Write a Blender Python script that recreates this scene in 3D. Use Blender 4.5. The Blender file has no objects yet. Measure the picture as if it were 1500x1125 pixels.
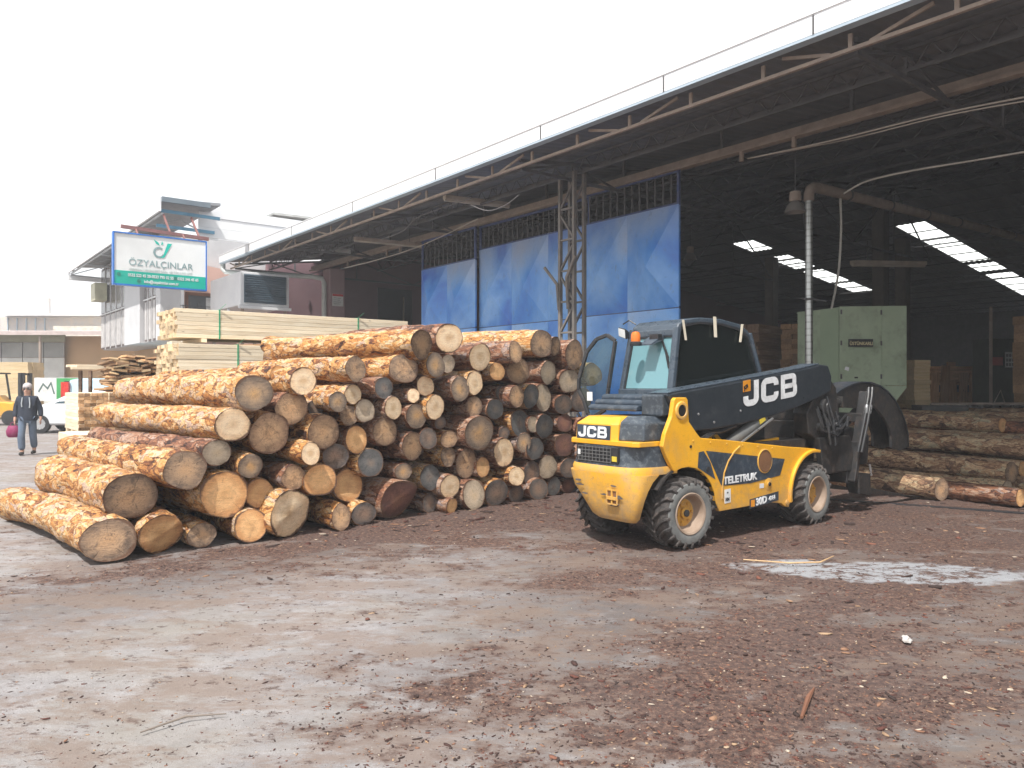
import bpy, bmesh, math, random
import numpy as np
from mathutils import Vector, Matrix, noise as mn

random.seed(7)
sc = bpy.context.scene
COL = sc.collection
R = math.radians
CAM_H = 1.65

# ------------------------------------------------------------ camera, sky, sun, exposure
cam_d = bpy.data.cameras.new('camera')
cam = bpy.data.objects.new('camera', cam_d); COL.objects.link(cam)
cam.location = (0, 0, CAM_H); cam.rotation_euler = (R(90), 0, 0)
cam_d.sensor_width = 36.0; cam_d.lens = 26.88
cam_d.clip_start = 0.1; cam_d.clip_end = 600
sc.camera = cam

SUN_AZ = 155.0     # degrees to the left of the view direction
SUN_EL = 58.0
sdir = Vector((-math.sin(R(SUN_AZ)) * math.cos(R(SUN_EL)), math.cos(R(SUN_AZ)) * math.cos(R(SUN_EL)), math.sin(R(SUN_EL))))
sun_d = bpy.data.lights.new('sun', 'SUN'); sun_d.energy = 4.2; sun_d.angle = R(0.6); sun_d.color = (1.0, 0.965, 0.91)
sun = bpy.data.objects.new('sun', sun_d); COL.objects.link(sun)
sun.rotation_euler = sdir.to_track_quat('Z', 'Y').to_euler(); sun.location = (-5, -5, 20)

world = bpy.data.worlds.new('World'); sc.world = world; world.use_nodes = True
wt = world.node_tree; wt.nodes.clear()
wo = wt.nodes.new('ShaderNodeOutputWorld')
sky = wt.nodes.new('ShaderNodeTexSky'); sky.sky_type = 'NISHITA'; sky.sun_disc = False
sky.sun_elevation = R(SUN_EL); sky.sun_rotation = R(-SUN_AZ); sky.dust_density = 4.0; sky.air_density = 1.0
bg1 = wt.nodes.new('ShaderNodeBackground'); bg1.inputs[1].default_value = 0.12
bg2 = wt.nodes.new('ShaderNodeBackground'); bg2.inputs[0].default_value = (0.97, 0.985, 1.0, 1); bg2.inputs[1].default_value = 1.04
mixw = wt.nodes.new('ShaderNodeMixShader'); mixw.inputs[0].default_value = 0.82   # thin bright cloud veil
wt.links.new(sky.outputs[0], bg1.inputs[0]); wt.links.new(bg1.outputs[0], mixw.inputs[1])
wt.links.new(bg2.outputs[0], mixw.inputs[2]); wt.links.new(mixw.outputs[0], wo.inputs[0])
sc.view_settings.view_transform = 'Standard'; sc.view_settings.look = 'None'
sc.view_settings.exposure = 0.50; sc.view_settings.gamma = 1.0
try: sc.view_settings.use_curve_mapping = False
except Exception: pass

# ------------------------------------------------------------ frames
BROT = R(38.47)                       # yard frame: local x runs away-right (v), local y away-left (u)
bx = (math.cos(BROT), math.sin(BROT)); by = (-math.sin(BROT), math.cos(BROT))
def W(v, u, z=0.0): return Vector((v * bx[0] + u * by[0], v * bx[1] + u * by[1], z))

# ------------------------------------------------------------ materials
def hexc(c): return (c[0], c[1], c[2], 1.0)
class NT:
    def __init__(s, name):
        s.m = bpy.data.materials.new(name); s.m.use_nodes = True
        s.t = s.m.node_tree; s.t.nodes.clear()
        s.out = s.n('ShaderNodeOutputMaterial'); s.b = s.n('ShaderNodeBsdfPrincipled')
        s.l(s.b.outputs[0], s.out.inputs[0])
        s.tc = s.n('ShaderNodeTexCoord'); s.co = s.tc.outputs['Object']
        s.oi = s.n('ShaderNodeObjectInfo')
    def n(s, t): return s.t.nodes.new(t)
    def l(s, a, b): s.t.links.new(a, b)
    def mapped(s, scale=(1, 1, 1), src=None, rnd=0.0):
        mp = s.n('ShaderNodeMapping'); mp.inputs['Scale'].default_value = scale
        s.l(src or s.co, mp.inputs['Vector'])
        if rnd:
            c = s.n('ShaderNodeCombineXYZ'); m = s.n('ShaderNodeMath'); m.operation = 'MULTIPLY'; m.inputs[1].default_value = rnd
            s.l(s.oi.outputs['Random'], m.inputs[0])
            for i in range(3): s.l(m.outputs[0], c.inputs[i])
            s.l(c.outputs[0], mp.inputs['Location'])
        return mp.outputs[0]
    def noise(s, scale, detail=4, rough=.55, vec=None, dist=0.0):
        n = s.n('ShaderNodeTexNoise'); n.inputs['Scale'].default_value = scale; n.inputs['Detail'].default_value = detail
        n.inputs['Roughness'].default_value = rough; n.inputs['Distortion'].default_value = dist
        s.l(vec or s.co, n.inputs['Vector']); return n.outputs[0]
    def vor(s, scale, vec=None, feature='F1', rnd=1.0):
        n = s.n('ShaderNodeTexVoronoi'); n.feature = feature; n.inputs['Scale'].default_value = scale
        n.inputs['Randomness'].default_value = rnd
        s.l(vec or s.co, n.inputs['Vector']); return n
    def ramp(s, fac, stops, interp='LINEAR'):
        r = s.n('ShaderNodeValToRGB'); r.color_ramp.interpolation = interp
        e = r.color_ramp.elements
        while len(e) < len(stops): e.new(0.5)
        for i, (p, c) in enumerate(stops):
            e[i].position = p; e[i].color = c if len(c) == 4 else hexc(c)
        s.l(fac, r.inputs[0]); return r.outputs[0]
    def step(s, fac, a, b):
        m = s.n('ShaderNodeMapRange'); m.inputs[1].default_value = a; m.inputs[2].default_value = b
        s.l(fac, m.inputs[0]); return m.outputs[0]
    def math(s, op, a, b=None):
        m = s.n('ShaderNodeMath'); m.operation = op
        for i, x in enumerate((a, b)):
            if x is None: continue
            if isinstance(x, (int, float)): m.inputs[i].default_value = x
            else: s.l(x, m.inputs[i])
        return m.outputs[0]
    def mix(s, fac, a, b, mode='MIX'):
        m = s.n('ShaderNodeMix'); m.data_type = 'RGBA'; m.blend_type = mode
        for k, x in ((0, fac), (6, a), (7, b)):
            if isinstance(x, (int, float)): m.inputs[k].default_value = x
            elif isinstance(x, tuple): m.inputs[k].default_value = hexc(x)
            else: s.l(x, m.inputs[k])
        return m.outputs[2]
    def bump(s, h, strength=.4, dist=.02):
        b = s.n('ShaderNodeBump'); b.inputs['Strength'].default_value = strength; b.inputs['Distance'].default_value = dist
        s.l(h, b.inputs['Height']); s.l(b.outputs[0], s.b.inputs['Normal'])
    def setp(s, col=None, rough=None, metal=None, **kw):
        for k, x in (('Base Color', col), ('Roughness', rough), ('Metallic', metal)):
            if x is None: continue
            if isinstance(x, (int, float)): s.b.inputs[k].default_value = x
            elif isinstance(x, tuple): s.b.inputs[k].default_value = hexc(x)
            else: s.l(x, s.b.inputs[k])
        return s.m

def worn(name, col, col2=None, rough=.55, metal=0.0, dirt=None, dirt_amt=.45, scale=3.0, bump=.15, bscale=40, stretch=(1, 1, 1), mud=None, scratch=0.0):
    t = NT(name); v = t.mapped(stretch, rnd=20)
    col2 = col2 or tuple(c * .72 for c in col)
    a = t.noise(scale, 5, .6, v); c = t.mix(t.step(a, .35, .68), col, col2)
    if dirt:
        d = t.noise(scale * 2.3, 7, .7, v); c = t.mix(t.math('MULTIPLY', t.step(d, .5, .72), dirt_amt), c, dirt)
    if scratch:
        s1 = t.noise(14, 6, .8, t.mapped((1, 1, 9), rnd=11)); c = t.mix(t.math('MULTIPLY', t.step(s1, .60, .66), scratch), c, tuple(x * .35 for x in col))
        s2 = t.noise(10, 5, .8, t.mapped((7, 1, 1), rnd=5)); c = t.mix(t.math('MULTIPLY', t.step(s2, .61, .66), scratch * .8), c, (.25, .18, .13))
    if mud:   # splashed mud, densest low on the body
        sz = t.n('ShaderNodeSeparateXYZ'); t.l(t.co, sz.inputs[0]); mn_ = t.noise(11, 8, .75, v)
        hgt = t.math('ADD', sz.outputs[2], t.math('MULTIPLY', t.math('SUBTRACT', mn_, .5), -1.7))
        c = t.mix(t.math('MULTIPLY', t.step(hgt, mud[0], mud[1]), mud[2]), c, (.27, .20, .145))
    f = t.noise(bscale, 3, .6, v)
    t.bump(f, bump, .01)
    rr = t.step(t.noise(scale * 3, 4, .6, v), .2, .8)
    mr = t.n('ShaderNodeMapRange'); mr.inputs[3].default_value = max(.02, rough - .12); mr.inputs[4].default_value = min(1, rough + .15)
    t.l(rr, mr.inputs[0])
    return t.setp(c, mr.outputs[0], metal)

def woodm(name, cols, rough=.75, sc_=6, knots=True, grain=(1, 12, 12), var=.5):
    t = NT(name); v = t.mapped(grain, rnd=30)
    a = t.noise(sc_ * .35, 6, .65, v, .4)
    c = t.ramp(a, [(.25, cols[0]), (.5, cols[1]), (.75, cols[2])])
    r = t.math('SUBTRACT', t.oi.outputs['Random'], .5)
    hv = t.n('ShaderNodeHueSaturation'); t.l(c, hv.inputs['Color'])
    t.l(t.math('ADD', t.math('MULTIPLY', r, var), 1.0), hv.inputs['Value'])
    c = hv.outputs[0]
    if knots:
        k = t.vor(2.2, t.mapped((1, 4, 4), rnd=17)); c = t.mix(t.step(k.outputs['Distance'], .09, .04), c, tuple(x * .35 for x in cols[0]))
    t.bump(t.noise(sc_ * 2, 5, .7, v), .25, .006)
    return t.setp(c, rough)

# ------------------------------------------------------------ mesh builder
class MB:
    def __init__(s): s.v = []; s.f = []
    def add(s, vs, fs, M=None):
        o = len(s.v)
        s.v += [tuple(M @ Vector(p)) if M else tuple(p) for p in vs]
        s.f += [tuple(i + o for i in f) for f in fs]; return s
    def box(s, x0, x1, y0, y1, z0, z1, M=None):
        return s.add([(x0, y0, z0), (x1, y0, z0), (x1, y1, z0), (x0, y1, z0), (x0, y0, z1), (x1, y0, z1), (x1, y1, z1), (x0, y1, z1)],
                     [(3, 2, 1, 0), (4, 5, 6, 7), (0, 1, 5, 4), (1, 2, 6, 5), (2, 3, 7, 6), (3, 0, 4, 7)], M)
    def bar(s, a, b, w, h=None, up=(0, 0, 1)):
        a = Vector(a); b = Vector(b); d = b - a; L = d.length
        if L < 1e-6: return s
        x = d / L; u = Vector(up)
        if abs(x.dot(u)) > .98: u = Vector((1, 0, 0))
        y = u.cross(x).normalized(); z = x.cross(y)
        M = Matrix(((x.x, y.x, z.x, a.x), (x.y, y.y, z.y, a.y), (x.z, y.z, z.z, a.z), (0, 0, 0, 1)))
        h = h or w
        return s.box(0, L, -w / 2, w / 2, -h / 2, h / 2, M)
    def loft(s, rings, cap=True, closed=True):
        n = len(rings[0]); vs = [p for r in rings for p in r]; fs = []
        for i in range(len(rings) - 1):
            for j in range(n if closed else n - 1):
                k = (j + 1) % n; fs.append((i * n + j, i * n + k, (i + 1) * n + k, (i + 1) * n + j))
        if cap: fs.append(tuple(range(n))[::-1]); fs.append(tuple((len(rings) - 1) * n + j for j in range(n)))
        return s.add(vs, fs)
    def tube(s, pts, r, seg=10, cap=True):
        pts = [Vector(p) for p in pts]; rs = r if isinstance(r, (list, tuple)) else [r] * len(pts)
        rings = []; ref = None
        for i, p in enumerate(pts):
            d = (pts[min(i + 1, len(pts) - 1)] - pts[max(i - 1, 0)]).normalized()
            if ref is None: ref = Vector((0, 0, 1)) if abs(d.z) < .9 else Vector((1, 0, 0))
            y = ref.cross(d).normalized(); z = d.cross(y).normalized(); ref = z
            rings.append([tuple(p + (y * math.cos(a) + z * math.sin(a)) * rs[i]) for a in [2 * math.pi * k / seg for k in range(seg)]])
        return s.loft(rings, cap)
    def prism(s, poly, plane, d0, d1):
        # plane: 'xz' extrude along y, 'yz' along x, 'xy' along z
        def P(p, d): return {'xz': (p[0], d, p[1]), 'yz': (d, p[0], p[1]), 'xy': (p[0], p[1], d)}[plane]
        n = len(poly); vs = [P(p, d0) for p in poly] + [P(p, d1) for p in poly]
        fs = [tuple(range(n)), tuple(range(2 * n - 1, n - 1, -1))] + [(i, i + n, (i + 1) % n + n, (i + 1) % n) for i in range(n)]
        return s.add(vs, fs)
    def lathe(s, prof, axis, c, seg=24, cap=True):
        # prof: list (r, d) along axis; axis 'x','y','z'
        rings = []
        for r, d in prof:
            ring = []
            for k in range(seg):
                a = 2 * math.pi * k / seg; p, q = r * math.cos(a), r * math.sin(a)
                ring.append({'x': (c[0] + d, c[1] + p, c[2] + q), 'y': (c[0] + p, c[1] + d, c[2] + q), 'z': (c[0] + p, c[1] + q, c[2] + d)}[axis])
            rings.append(ring)
        return s.loft(rings, cap)
    def mesh(s, name, mat, fix=True):
        me = bpy.data.meshes.new(name); me.from_pydata(s.v, [], s.f)
        if fix:
            bm = bmesh.new(); bm.from_mesh(me); bmesh.ops.recalc_face_normals(bm, faces=bm.faces); bm.to_mesh(me); bm.free()
        if mat: me.materials.append(mat)
        return me
    def build(s, name, mat, parent=None, smooth=False, bevel=0, label=None, angle=35):
        o = bpy.data.objects.new(name, s.mesh(name, mat)); COL.objects.link(o)
        if parent: o.parent = parent
        if smooth:
            o.data.polygons.foreach_set('use_smooth', [True] * len(o.data.polygons))
            o.data.set_sharp_from_angle(angle=R(angle))
        if bevel:
            b = o.modifiers.new('bevel', 'BEVEL'); b.width = bevel; b.segments = 2; b.limit_method = 'ANGLE'; b.angle_limit = R(40)
        if label: o['label'] = label
        return o

def obj(name, me, parent=None, loc=(0, 0, 0), rot=(0, 0, 0), scale=None):
    o = bpy.data.objects.new(name, me); COL.objects.link(o)
    if parent: o.parent = parent
    o.location = loc; o.rotation_euler = rot
    if scale: o.scale = scale
    return o
def tag(o, label=None, cat=None, group=None, kind=None):
    if label: o['label'] = label
    if cat: o['category'] = cat
    if group: o['group'] = group
    if kind: o['kind'] = kind
    return o
def thing(name, label, cat, loc=(0, 0, 0), rz=0.0, group=None):
    o = bpy.data.objects.new(name, None); COL.objects.link(o); o.location = loc; o.rotation_euler = (0, 0, rz)
    o.empty_display_size = .2
    return tag(o, label, cat, group)
def text_mesh(body, size, mat, xd, yd, org, offset=0.0, extrude=.002, sx=1.0, align='LEFT', space=1.0):
    cu = bpy.data.curves.new('t', 'FONT'); cu.body = body; cu.size = size; cu.extrude = extrude; cu.offset = offset
    cu.align_x = align; cu.space_character = space; cu.resolution_u = 4
    o = bpy.data.objects.new('t', cu); COL.objects.link(o)
    dg = bpy.context.evaluated_depsgraph_get(); me = bpy.data.meshes.new_from_object(o.evaluated_get(dg))
    bpy.data.objects.remove(o)
    xd = Vector(xd).normalized(); yd = Vector(yd).normalized(); zd = xd.cross(yd)
    M = Matrix(((xd.x * sx, yd.x, zd.x, org[0]), (xd.y * sx, yd.y, zd.y, org[1]), (xd.z * sx, yd.z, zd.z, org[2]), (0, 0, 0, 1)))
    me.transform(M); me.materials.clear(); me.materials.append(mat)
    return me
def lettering(body, size, mat, xd, yd, org, parent, **k):
    return obj('lettering', text_mesh(body, size, mat, xd, yd, org, **k), parent)

# value noise on numpy arrays
_rs = np.random.RandomState(5); _tab = _rs.rand(256, 256)
def vnoise(x, y):
    xi = np.floor(x).astype(int); yi = np.floor(y).astype(int); fx = x - xi; fy = y - yi
    fx = fx * fx * (3 - 2 * fx); fy = fy * fy * (3 - 2 * fy)
    g = lambda a, b: _tab[a % 256, b % 256]
    return (g(xi, yi) * (1 - fx) + g(xi + 1, yi) * fx) * (1 - fy) + (g(xi, yi + 1) * (1 - fx) + g(xi + 1, yi + 1) * fx) * fy
def fbm(x, y, o=5, ro=.55):
    s = 0; a = 1; t = 0
    for i in range(o):
        s = s + a * vnoise(x * 2 ** i + 17.3 * i, y * 2 ** i + 9.1 * i); t += a; a *= ro
    return s / t

EXPL = {'cab_frame', 'pivot_hole', 'pivot_pin', 'sticker', 'knuckle_pin', 'clamp_cylinder', 'boom_bolt', 'hose_sleeve', 'mast_hose', 'nose_hoses', 'hydraulic_hose', 'purlin', 'driver_seat', 'inner_plate', 'cap_lock', 'step_pin', 'wiper', 'hanger', 'white_cladding', 'clamp_link', 'cab_base', 'lift_cylinder', 'grille', 'tow_bar', 'window_seal', 'steering_wheel', 'mast_rail', 'roof_post', 'seat', 'emblem_leaf', 'bracket', 'pipe_clamp', 'boom_nose', 'fork_carriage', 'chassis', 'glasses'}
# ============================================================ GROUND
def gauss(x, y, cx, cy, sx, sy, rot=0.0):
    c, s = math.cos(rot), math.sin(rot); dx, dy = x - cx, y - cy
    a = (dx * c + dy * s) / sx; b = (-dx * s + dy * c) / sy
    return np.exp(-(a * a + b * b))
def bark_cover(x, y):
    v = x * bx[0] + y * bx[1]; u = x * by[0] + y * by[1]
    wx = x + .5 * (vnoise(x * .7, y * .7) - .5); wy = y + .5 * (vnoise(x * .7 + 40, y * .7) - .5)
    # streaks left by wheels run roughly across the view
    s1 = fbm(wx * .45 + wy * .25, wy * 1.15 - wx * .3, 6, .6)
    s2 = fbm(wx * 2.2 + 7, wy * 3.6 + 3, 5, .65)
    s3 = fbm(wx * 9 + 3, wy * 15 + 1, 3, .6)
    b = .50 * s1 + .30 * s2 + .20 * s3
    bias = -.15
    bias = bias + .105 * np.clip((x + 1.0) / 3.0, 0, 1)
    bias = bias + .22 * gauss(x, y, 3.4, 9.0, 3.6, 2.3, R(38))            # darker, denser cover round the truck
    bias = bias + .34 * gauss(x, y, -1.4, 8.7, 4.6, .75, R(44))           # debris strip before the log pile, darkened in place of pile shade
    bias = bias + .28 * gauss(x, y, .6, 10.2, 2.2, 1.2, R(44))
    bias = bias + .12 * gauss(x, y, .9, 4.1, 1.5, .8, .1)
    bias = bias + .10 * gauss(x, y, .6, 2.7, 2.4, .6, 0)
    bias = bias - .10 * gauss(x, y, -3.5, 5.2, 2.4, 1.2, 0)
    bias = bias + .12 * np.clip((v - 9.0) / 3.0, 0, 1)
    bias = bias - .25 * np.clip((-x - 7.0) / 4.0, 0, 1)
    return b + bias
def patch_mask(x, y):
    wob = .55 * (fbm(x * 1.6, y * 1.6, 4) - .5)
    wob = wob + .5 * (fbm(x * 7 + 5, y * 12, 4) - .5)
    d = ((x - 3.35) / 1.15) ** 2 + ((y - 6.75 + .12 * (x - 3.35)) / .36) ** 2
    return np.clip((1.25 - d + wob * 2.2) * 3.5, 0, 1)
def ground_z(x, y):
    b = bark_cover(x, y)
    h = .018 * (fbm(x * .5, y * .5, 3) - .5) + np.clip((b - .52) * 5, 0, 1) * (.006 + .030 * vnoise(x * 17, y * 17) * vnoise(x * 31 + 5, y * 31)) + .005 * vnoise(x * 40, y * 40)
    return h * np.clip(1.6 - y / 25, 0, 1) - .012

def axis_grid(lo, hi, lo_out, hi_out, st, g=1.06):
    a = list(np.arange(lo, hi, st)); s = st; x = a[-1]
    while x < hi_out: s *= g; x += s; a.append(x)
    s = st; x = a[0]; pre = []
    while x > lo_out: s *= g; x -= s; pre.append(x)
    return np.array(pre[::-1] + a)
gxs = axis_grid(-5.5, 5.5, -160, 160, .03, 1.045)
gys = [1.2]
while gys[-1] < 200: gys.append(gys[-1] + max(.022, gys[-1] * .0062 if gys[-1] < 14 else gys[-1] * .03))
gys = np.array([-30, -15, -6, -2, 0.3] + gys)
X, Y = np.meshgrid(gxs, gys); nx, ny = len(gxs), len(gys)
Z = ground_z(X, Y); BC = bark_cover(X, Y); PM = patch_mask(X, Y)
vv = np.stack([X, Y, Z], -1).reshape(-1, 3)
ii = np.arange((ny - 1) * nx).reshape(ny - 1, nx)[:, :-1].reshape(-1)
quads = np.stack([ii, ii + 1, ii + nx + 1, ii + nx], -1)
def np_mesh(name, verts, faces, mat):
    me = bpy.data.meshes.new(name); n = faces.shape[1]
    me.vertices.add(len(verts)); me.vertices.foreach_set('co', verts.astype(np.float32).ravel())
    me.loops.add(faces.size); me.loops.foreach_set('vertex_index', faces.astype(np.int32).ravel())
    me.polygons.add(len(faces)); me.polygons.foreach_set('loop_start', np.arange(0, faces.size, n, dtype=np.int32))
    me.update(calc_edges=True); me.materials.append(mat); return me

t = NT('yard_ground')
at = t.n('ShaderNodeAttribute'); at.attribute_name = 'bark'
ap = t.n('ShaderNodeAttribute'); ap.attribute_name = 'patch'
am = t.n('ShaderNodeAttribute'); am.attribute_name = 'mud'
gv = t.mapped((.8, 1.25, 1))
fine = t.noise(26, 8, .72); mid = t.noise(5, 7, .7); big = t.noise(.7, 5, .6); grit = t.noise(170, 4, .75)
fr1 = t.noise(2.6, 14, .80, gv, .35); fr2 = t.noise(1.3, 14, .82, t.mapped((.7, 1.5, 1)), .2); fr3 = t.noise(8, 12, .82, gv)
cover = t.math('ADD', at.outputs['Fac'], t.math('ADD', t.math('MULTIPLY', t.math('SUBTRACT', fr1, .5), .75), t.math('MULTIPLY', t.math('SUBTRACT', fr3, .5), .60)))
conc = t.ramp(t.math('ADD', t.math('MULTIPLY', mid, .45), t.math('MULTIPLY', grit, .55)), [(.3, (.155, .145, .145)), (.5, (.265, .25, .25)), (.66, (.38, .365, .365))])
conc = t.mix(t.math('MULTIPLY', t.step(big, .48, .66), .6), conc, (.245, .22, .185))
mud_shade = t.mix(t.noise(30, 8, .8), (.032, .024, .022), (.14, .113, .104))
conc = t.mix(t.math('MULTIPLY', am.outputs['Fac'], t.step(fr1, .28, .46)), conc, mud_shade)
conc = t.mix(t.math('MULTIPLY', t.step(fr2, .46, .55), .62), conc, t.mix(fr3, (.09, .055, .04), (.27, .19, .14)))
conc = t.mix(t.math('MULTIPLY', t.step(fr3, .565, .585), .8), conc, (.065, .038, .032))
conc = t.mix(t.step(grit, .66, .72), conc, (.60, .59, .58))
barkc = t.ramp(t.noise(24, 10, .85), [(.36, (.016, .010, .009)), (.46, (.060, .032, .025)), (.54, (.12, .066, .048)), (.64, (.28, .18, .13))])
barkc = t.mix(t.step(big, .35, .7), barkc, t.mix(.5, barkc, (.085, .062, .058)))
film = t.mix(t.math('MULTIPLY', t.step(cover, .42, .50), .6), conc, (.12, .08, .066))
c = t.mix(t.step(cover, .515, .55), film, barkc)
pf = t.math('MULTIPLY', ap.outputs['Fac'], t.step(t.math('ADD', t.math('MULTIPLY', fr1, .6), t.math('MULTIPLY', fr3, .4)), .54, .50))
c = t.mix(pf, c, t.mix(grit, (.20, .205, .22), (.38, .39, .41)))
t.bump(t.math('ADD', t.math('MULTIPLY', fine, .7), t.math('MULTIPLY', grit, .5)), .75, .014)
rgh = t.math('SUBTRACT', .93, t.math('MULTIPLY', pf, .3))
gm = t.setp(c, rgh)
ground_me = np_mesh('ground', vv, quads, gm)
MU = np.clip(np.clip((X + 1.4 + 1.6 * (fbm(X * .8, Y * 1.1, 4) - .5)) / 2.2, 0, 1) * .85 + .9 * gauss(X, Y, -1.7, 8.1, 5.0, 1.0, R(51.6)), 0, 1) * (1 - .8 * gauss(X, Y, -.4, 3.0, 2.2, .7, 0))  # darkens the right; its second lobe paints pile shade on the strip
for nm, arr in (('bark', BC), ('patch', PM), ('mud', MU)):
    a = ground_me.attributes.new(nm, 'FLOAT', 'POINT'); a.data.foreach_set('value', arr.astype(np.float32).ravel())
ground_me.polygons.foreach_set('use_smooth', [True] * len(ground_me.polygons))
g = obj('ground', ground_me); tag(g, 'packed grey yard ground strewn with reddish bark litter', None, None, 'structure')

# bark chips, splinters and grit lying on the ground
t = NT('bark_chips'); ca = t.n('ShaderNodeAttribute'); ca.attribute_name = 'tone'
cc = t.ramp(ca.outputs['Fac'], [(0, (.03, .017, .014)), (.35, (.085, .030, .022)), (.6, (.17, .065, .042)), (.82, (.26, .15, .09)), (.95, (.34, .23, .14)), (1, (.45, .38, .30))])
t.bump(t.noise(120, 3, .6), .4, .004); chipm = t.setp(cc, .85)
rs = np.random.RandomState(11)
def chips(n, xr, yr, smin, smax, thr, soft, asp, name, label, ypow=2.0):
    px = []; py = []
    while len(px) < n:
        yy = yr[0] + (yr[1] - yr[0]) * rs.rand(n * 3) ** ypow
        half = yy * .72 + .4; xx = (rs.rand(n * 3) * 2 - 1) * half
        ok = (xx > xr[0]) & (xx < xr[1]); b = bark_cover(xx, yy) + (rs.rand(n * 3) - .5) * soft
        ok &= (b > thr) & (patch_mask(xx, yy) < rs.rand(n * 3) * 1.6)
        px += list(xx[ok]); py += list(yy[ok])
    px = np.array(px[:n]); py = np.array(py[:n])
    s = smin * (smax / smin) ** (rs.rand(n) ** 2.2); a = rs.rand(n) * 6.283; el = asp[0] + (asp[1] - asp[0]) * rs.rand(n)
    th = s * (.10 + .14 * rs.rand(n)); z = ground_z(px, py)
    k = 6; ang = np.arange(k) / k * 6.283
    rr = .65 + .6 * rs.rand(n, k)
    lx = np.cos(ang)[None] * rr * s[:, None] * .5 * el[:, None]; ly = np.sin(ang)[None] * rr * s[:, None] * .5
    tx = (rs.rand(n) - .5) * .35 / el; ty = (rs.rand(n) - .5) * .5
    curl = (rs.rand(n) * .9)[:, None] * s[:, None] * (lx / (s * el)[:, None]) ** 2
    zt = lx * tx[:, None] + ly * ty[:, None] + curl
    gx = px[:, None] + lx * np.cos(a)[:, None] - ly * np.sin(a)[:, None]
    gy = py[:, None] + lx * np.sin(a)[:, None] + ly * np.cos(a)[:, None]
    zb = (z + th * .3)[:, None] + zt
    top = np.stack([gx, gy, zb + th[:, None]], -1); bot = np.stack([gx, gy, zb], -1)
    V = np.concatenate([top, bot], 1).reshape(-1, 3)
    base = (np.arange(n) * 2 * k)[:, None]
    tris = []
    for i in range(1, k - 1): tris.append(np.stack([base[:, 0], base[:, 0] + i, base[:, 0] + i + 1], -1))
    for i in range(k):
        j = (i + 1) % k
        tris.append(np.stack([base[:, 0] + i, base[:, 0] + k + i, base[:, 0] + k + j], -1)); tris.append(np.stack([base[:, 0] + i, base[:, 0] + k + j, base[:, 0] + j], -1))
    Fc = np.concatenate(tris, 0)
    me = np_mesh(name, V, Fc, chipm)
    tone = np.repeat(np.clip(rs.rand(n) ** 2.2 * 1.02, 0, 1), 2 * k)
    at_ = me.attributes.new('tone', 'FLOAT', 'POINT'); at_.data.foreach_set('value', tone.astype(np.float32))
    o = obj(name, me); tag(o, label, None, None, 'stuff'); return o
chips(34000, (-12, 14), (2.1, 14), .003, .017, .49, .22, (1.0, 3.2), 'bark_litter', 'red-brown bark flakes littering the yard ground')
chips(42000, (-12, 14), (2.1, 12), .0022, .012, .37, .34, (1.0, 3.0), 'bark_crumbs', 'tiny dark crumbs of bark sprinkled over the yard', 1.6)
chips(900, (-12, 14), (2.2, 13), .012, .034, .49, .22, (1.2, 3.2), 'bark_pieces', 'larger curled bark pieces lying about the yard')
chips(420, (-6, 5), (5, 12), .022, .055, .66, .10, (1.5, 4.0), 'bark_strips', 'torn bark strips heaped along the foot of the log pile', 1.0)
chips(1100, (-9, 9), (2.2, 11), .002, .0065, .46, .30, (6.0, 12.0), 'wood_splinters', 'thin wood splinters scattered over the yard')
t = NT('pebbles'); c = t.ramp(t.noise(3, 3), [(.3, (.20, .18, .17)), (.7, (.45, .42, .38))]); peb = t.setp(c, .8)
chipm = peb
chips(3600, (-12, 14), (2.2, 11), .0025, .008, .40, .4, (1.0, 1.5), 'pebbles', 'pale grit and pebbles scattered on the ground')
# drain slot running under the hall mouth
b = MB(); P0 = Vector((3.9, 11.3, 0)); P1 = Vector((9.0, 8.3, 0))
gratem = worn('grate_steel', (.035, .035, .04), rough=.6, metal=.3)
b.bar(P0 + Vector((0, 0, .004)), P1 + Vector((0, 0, .004)), .11, .012)
o = b.build('drain_channel', gratem); tag(o, 'dark narrow drain line crossing the ground right of the truck', None, None, 'structure')
# single lying bits
def rock(name, label, cat, loc, s, mat, seed, flat=.6):
    bm = bmesh.new(); bmesh.ops.create_icosphere(bm, subdivisions=2, radius=1)
    for v in bm.verts:
        q = v.co * 1.3 + Vector((seed, 0, 0)); k = 1 + .55 * mn.noise(q)
        v.co = Vector((v.co.x * k * s, v.co.y * k * s * .7, max(v.co.z * k * s * flat, -s * .3)))
    me = bpy.data.meshes.new(name); bm.to_mesh(me); bm.free(); me.materials.append(mat)
    return tag(obj(name, me, loc=loc, rot=(0, 0, seed)), label, cat)
stm = worn('stone', (.55, .53, .50), (.35, .32, .30), rough=.9)
rock('stone', 'pale angular stone lying alone on the dark ground at right', 'stone', (2.52, 4.88, .02), .04, stm, 1.2)
def stick(label, pts, r, mat):
    b = MB(); b.tube(pts, r, 6); return tag(b.build('stick', mat, smooth=True), label, 'stick')
stkm = woodm('stick_wood', ((.30, .18, .09), (.45, .30, .16), (.55, .40, .24)), knots=False)
stick('curved pale stick lying on the grey patch in front of the truck', [(2.15, 7.1, .02), (2.5, 6.9, .035), (2.8, 6.95, .03), (3.05, 7.25, .02)], [.005, .008, .008, .004], stkm)
stick('red-brown bark splinter lying in the middle foreground', [(1.42, 3.75, .015), (1.53, 3.95, .03), (1.62, 4.1, .02)], [.008, .014, .005], worn('splinter_red', (.22, .10, .06)))
stick('grey bent twig at the lower left of the yard', [(-1.75, 3.6, .01), (-1.6, 3.75, .02), (-1.42, 3.8, .012)], [.004, .006, .003], worn('twig_grey', (.22, .18, .15)))
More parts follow.
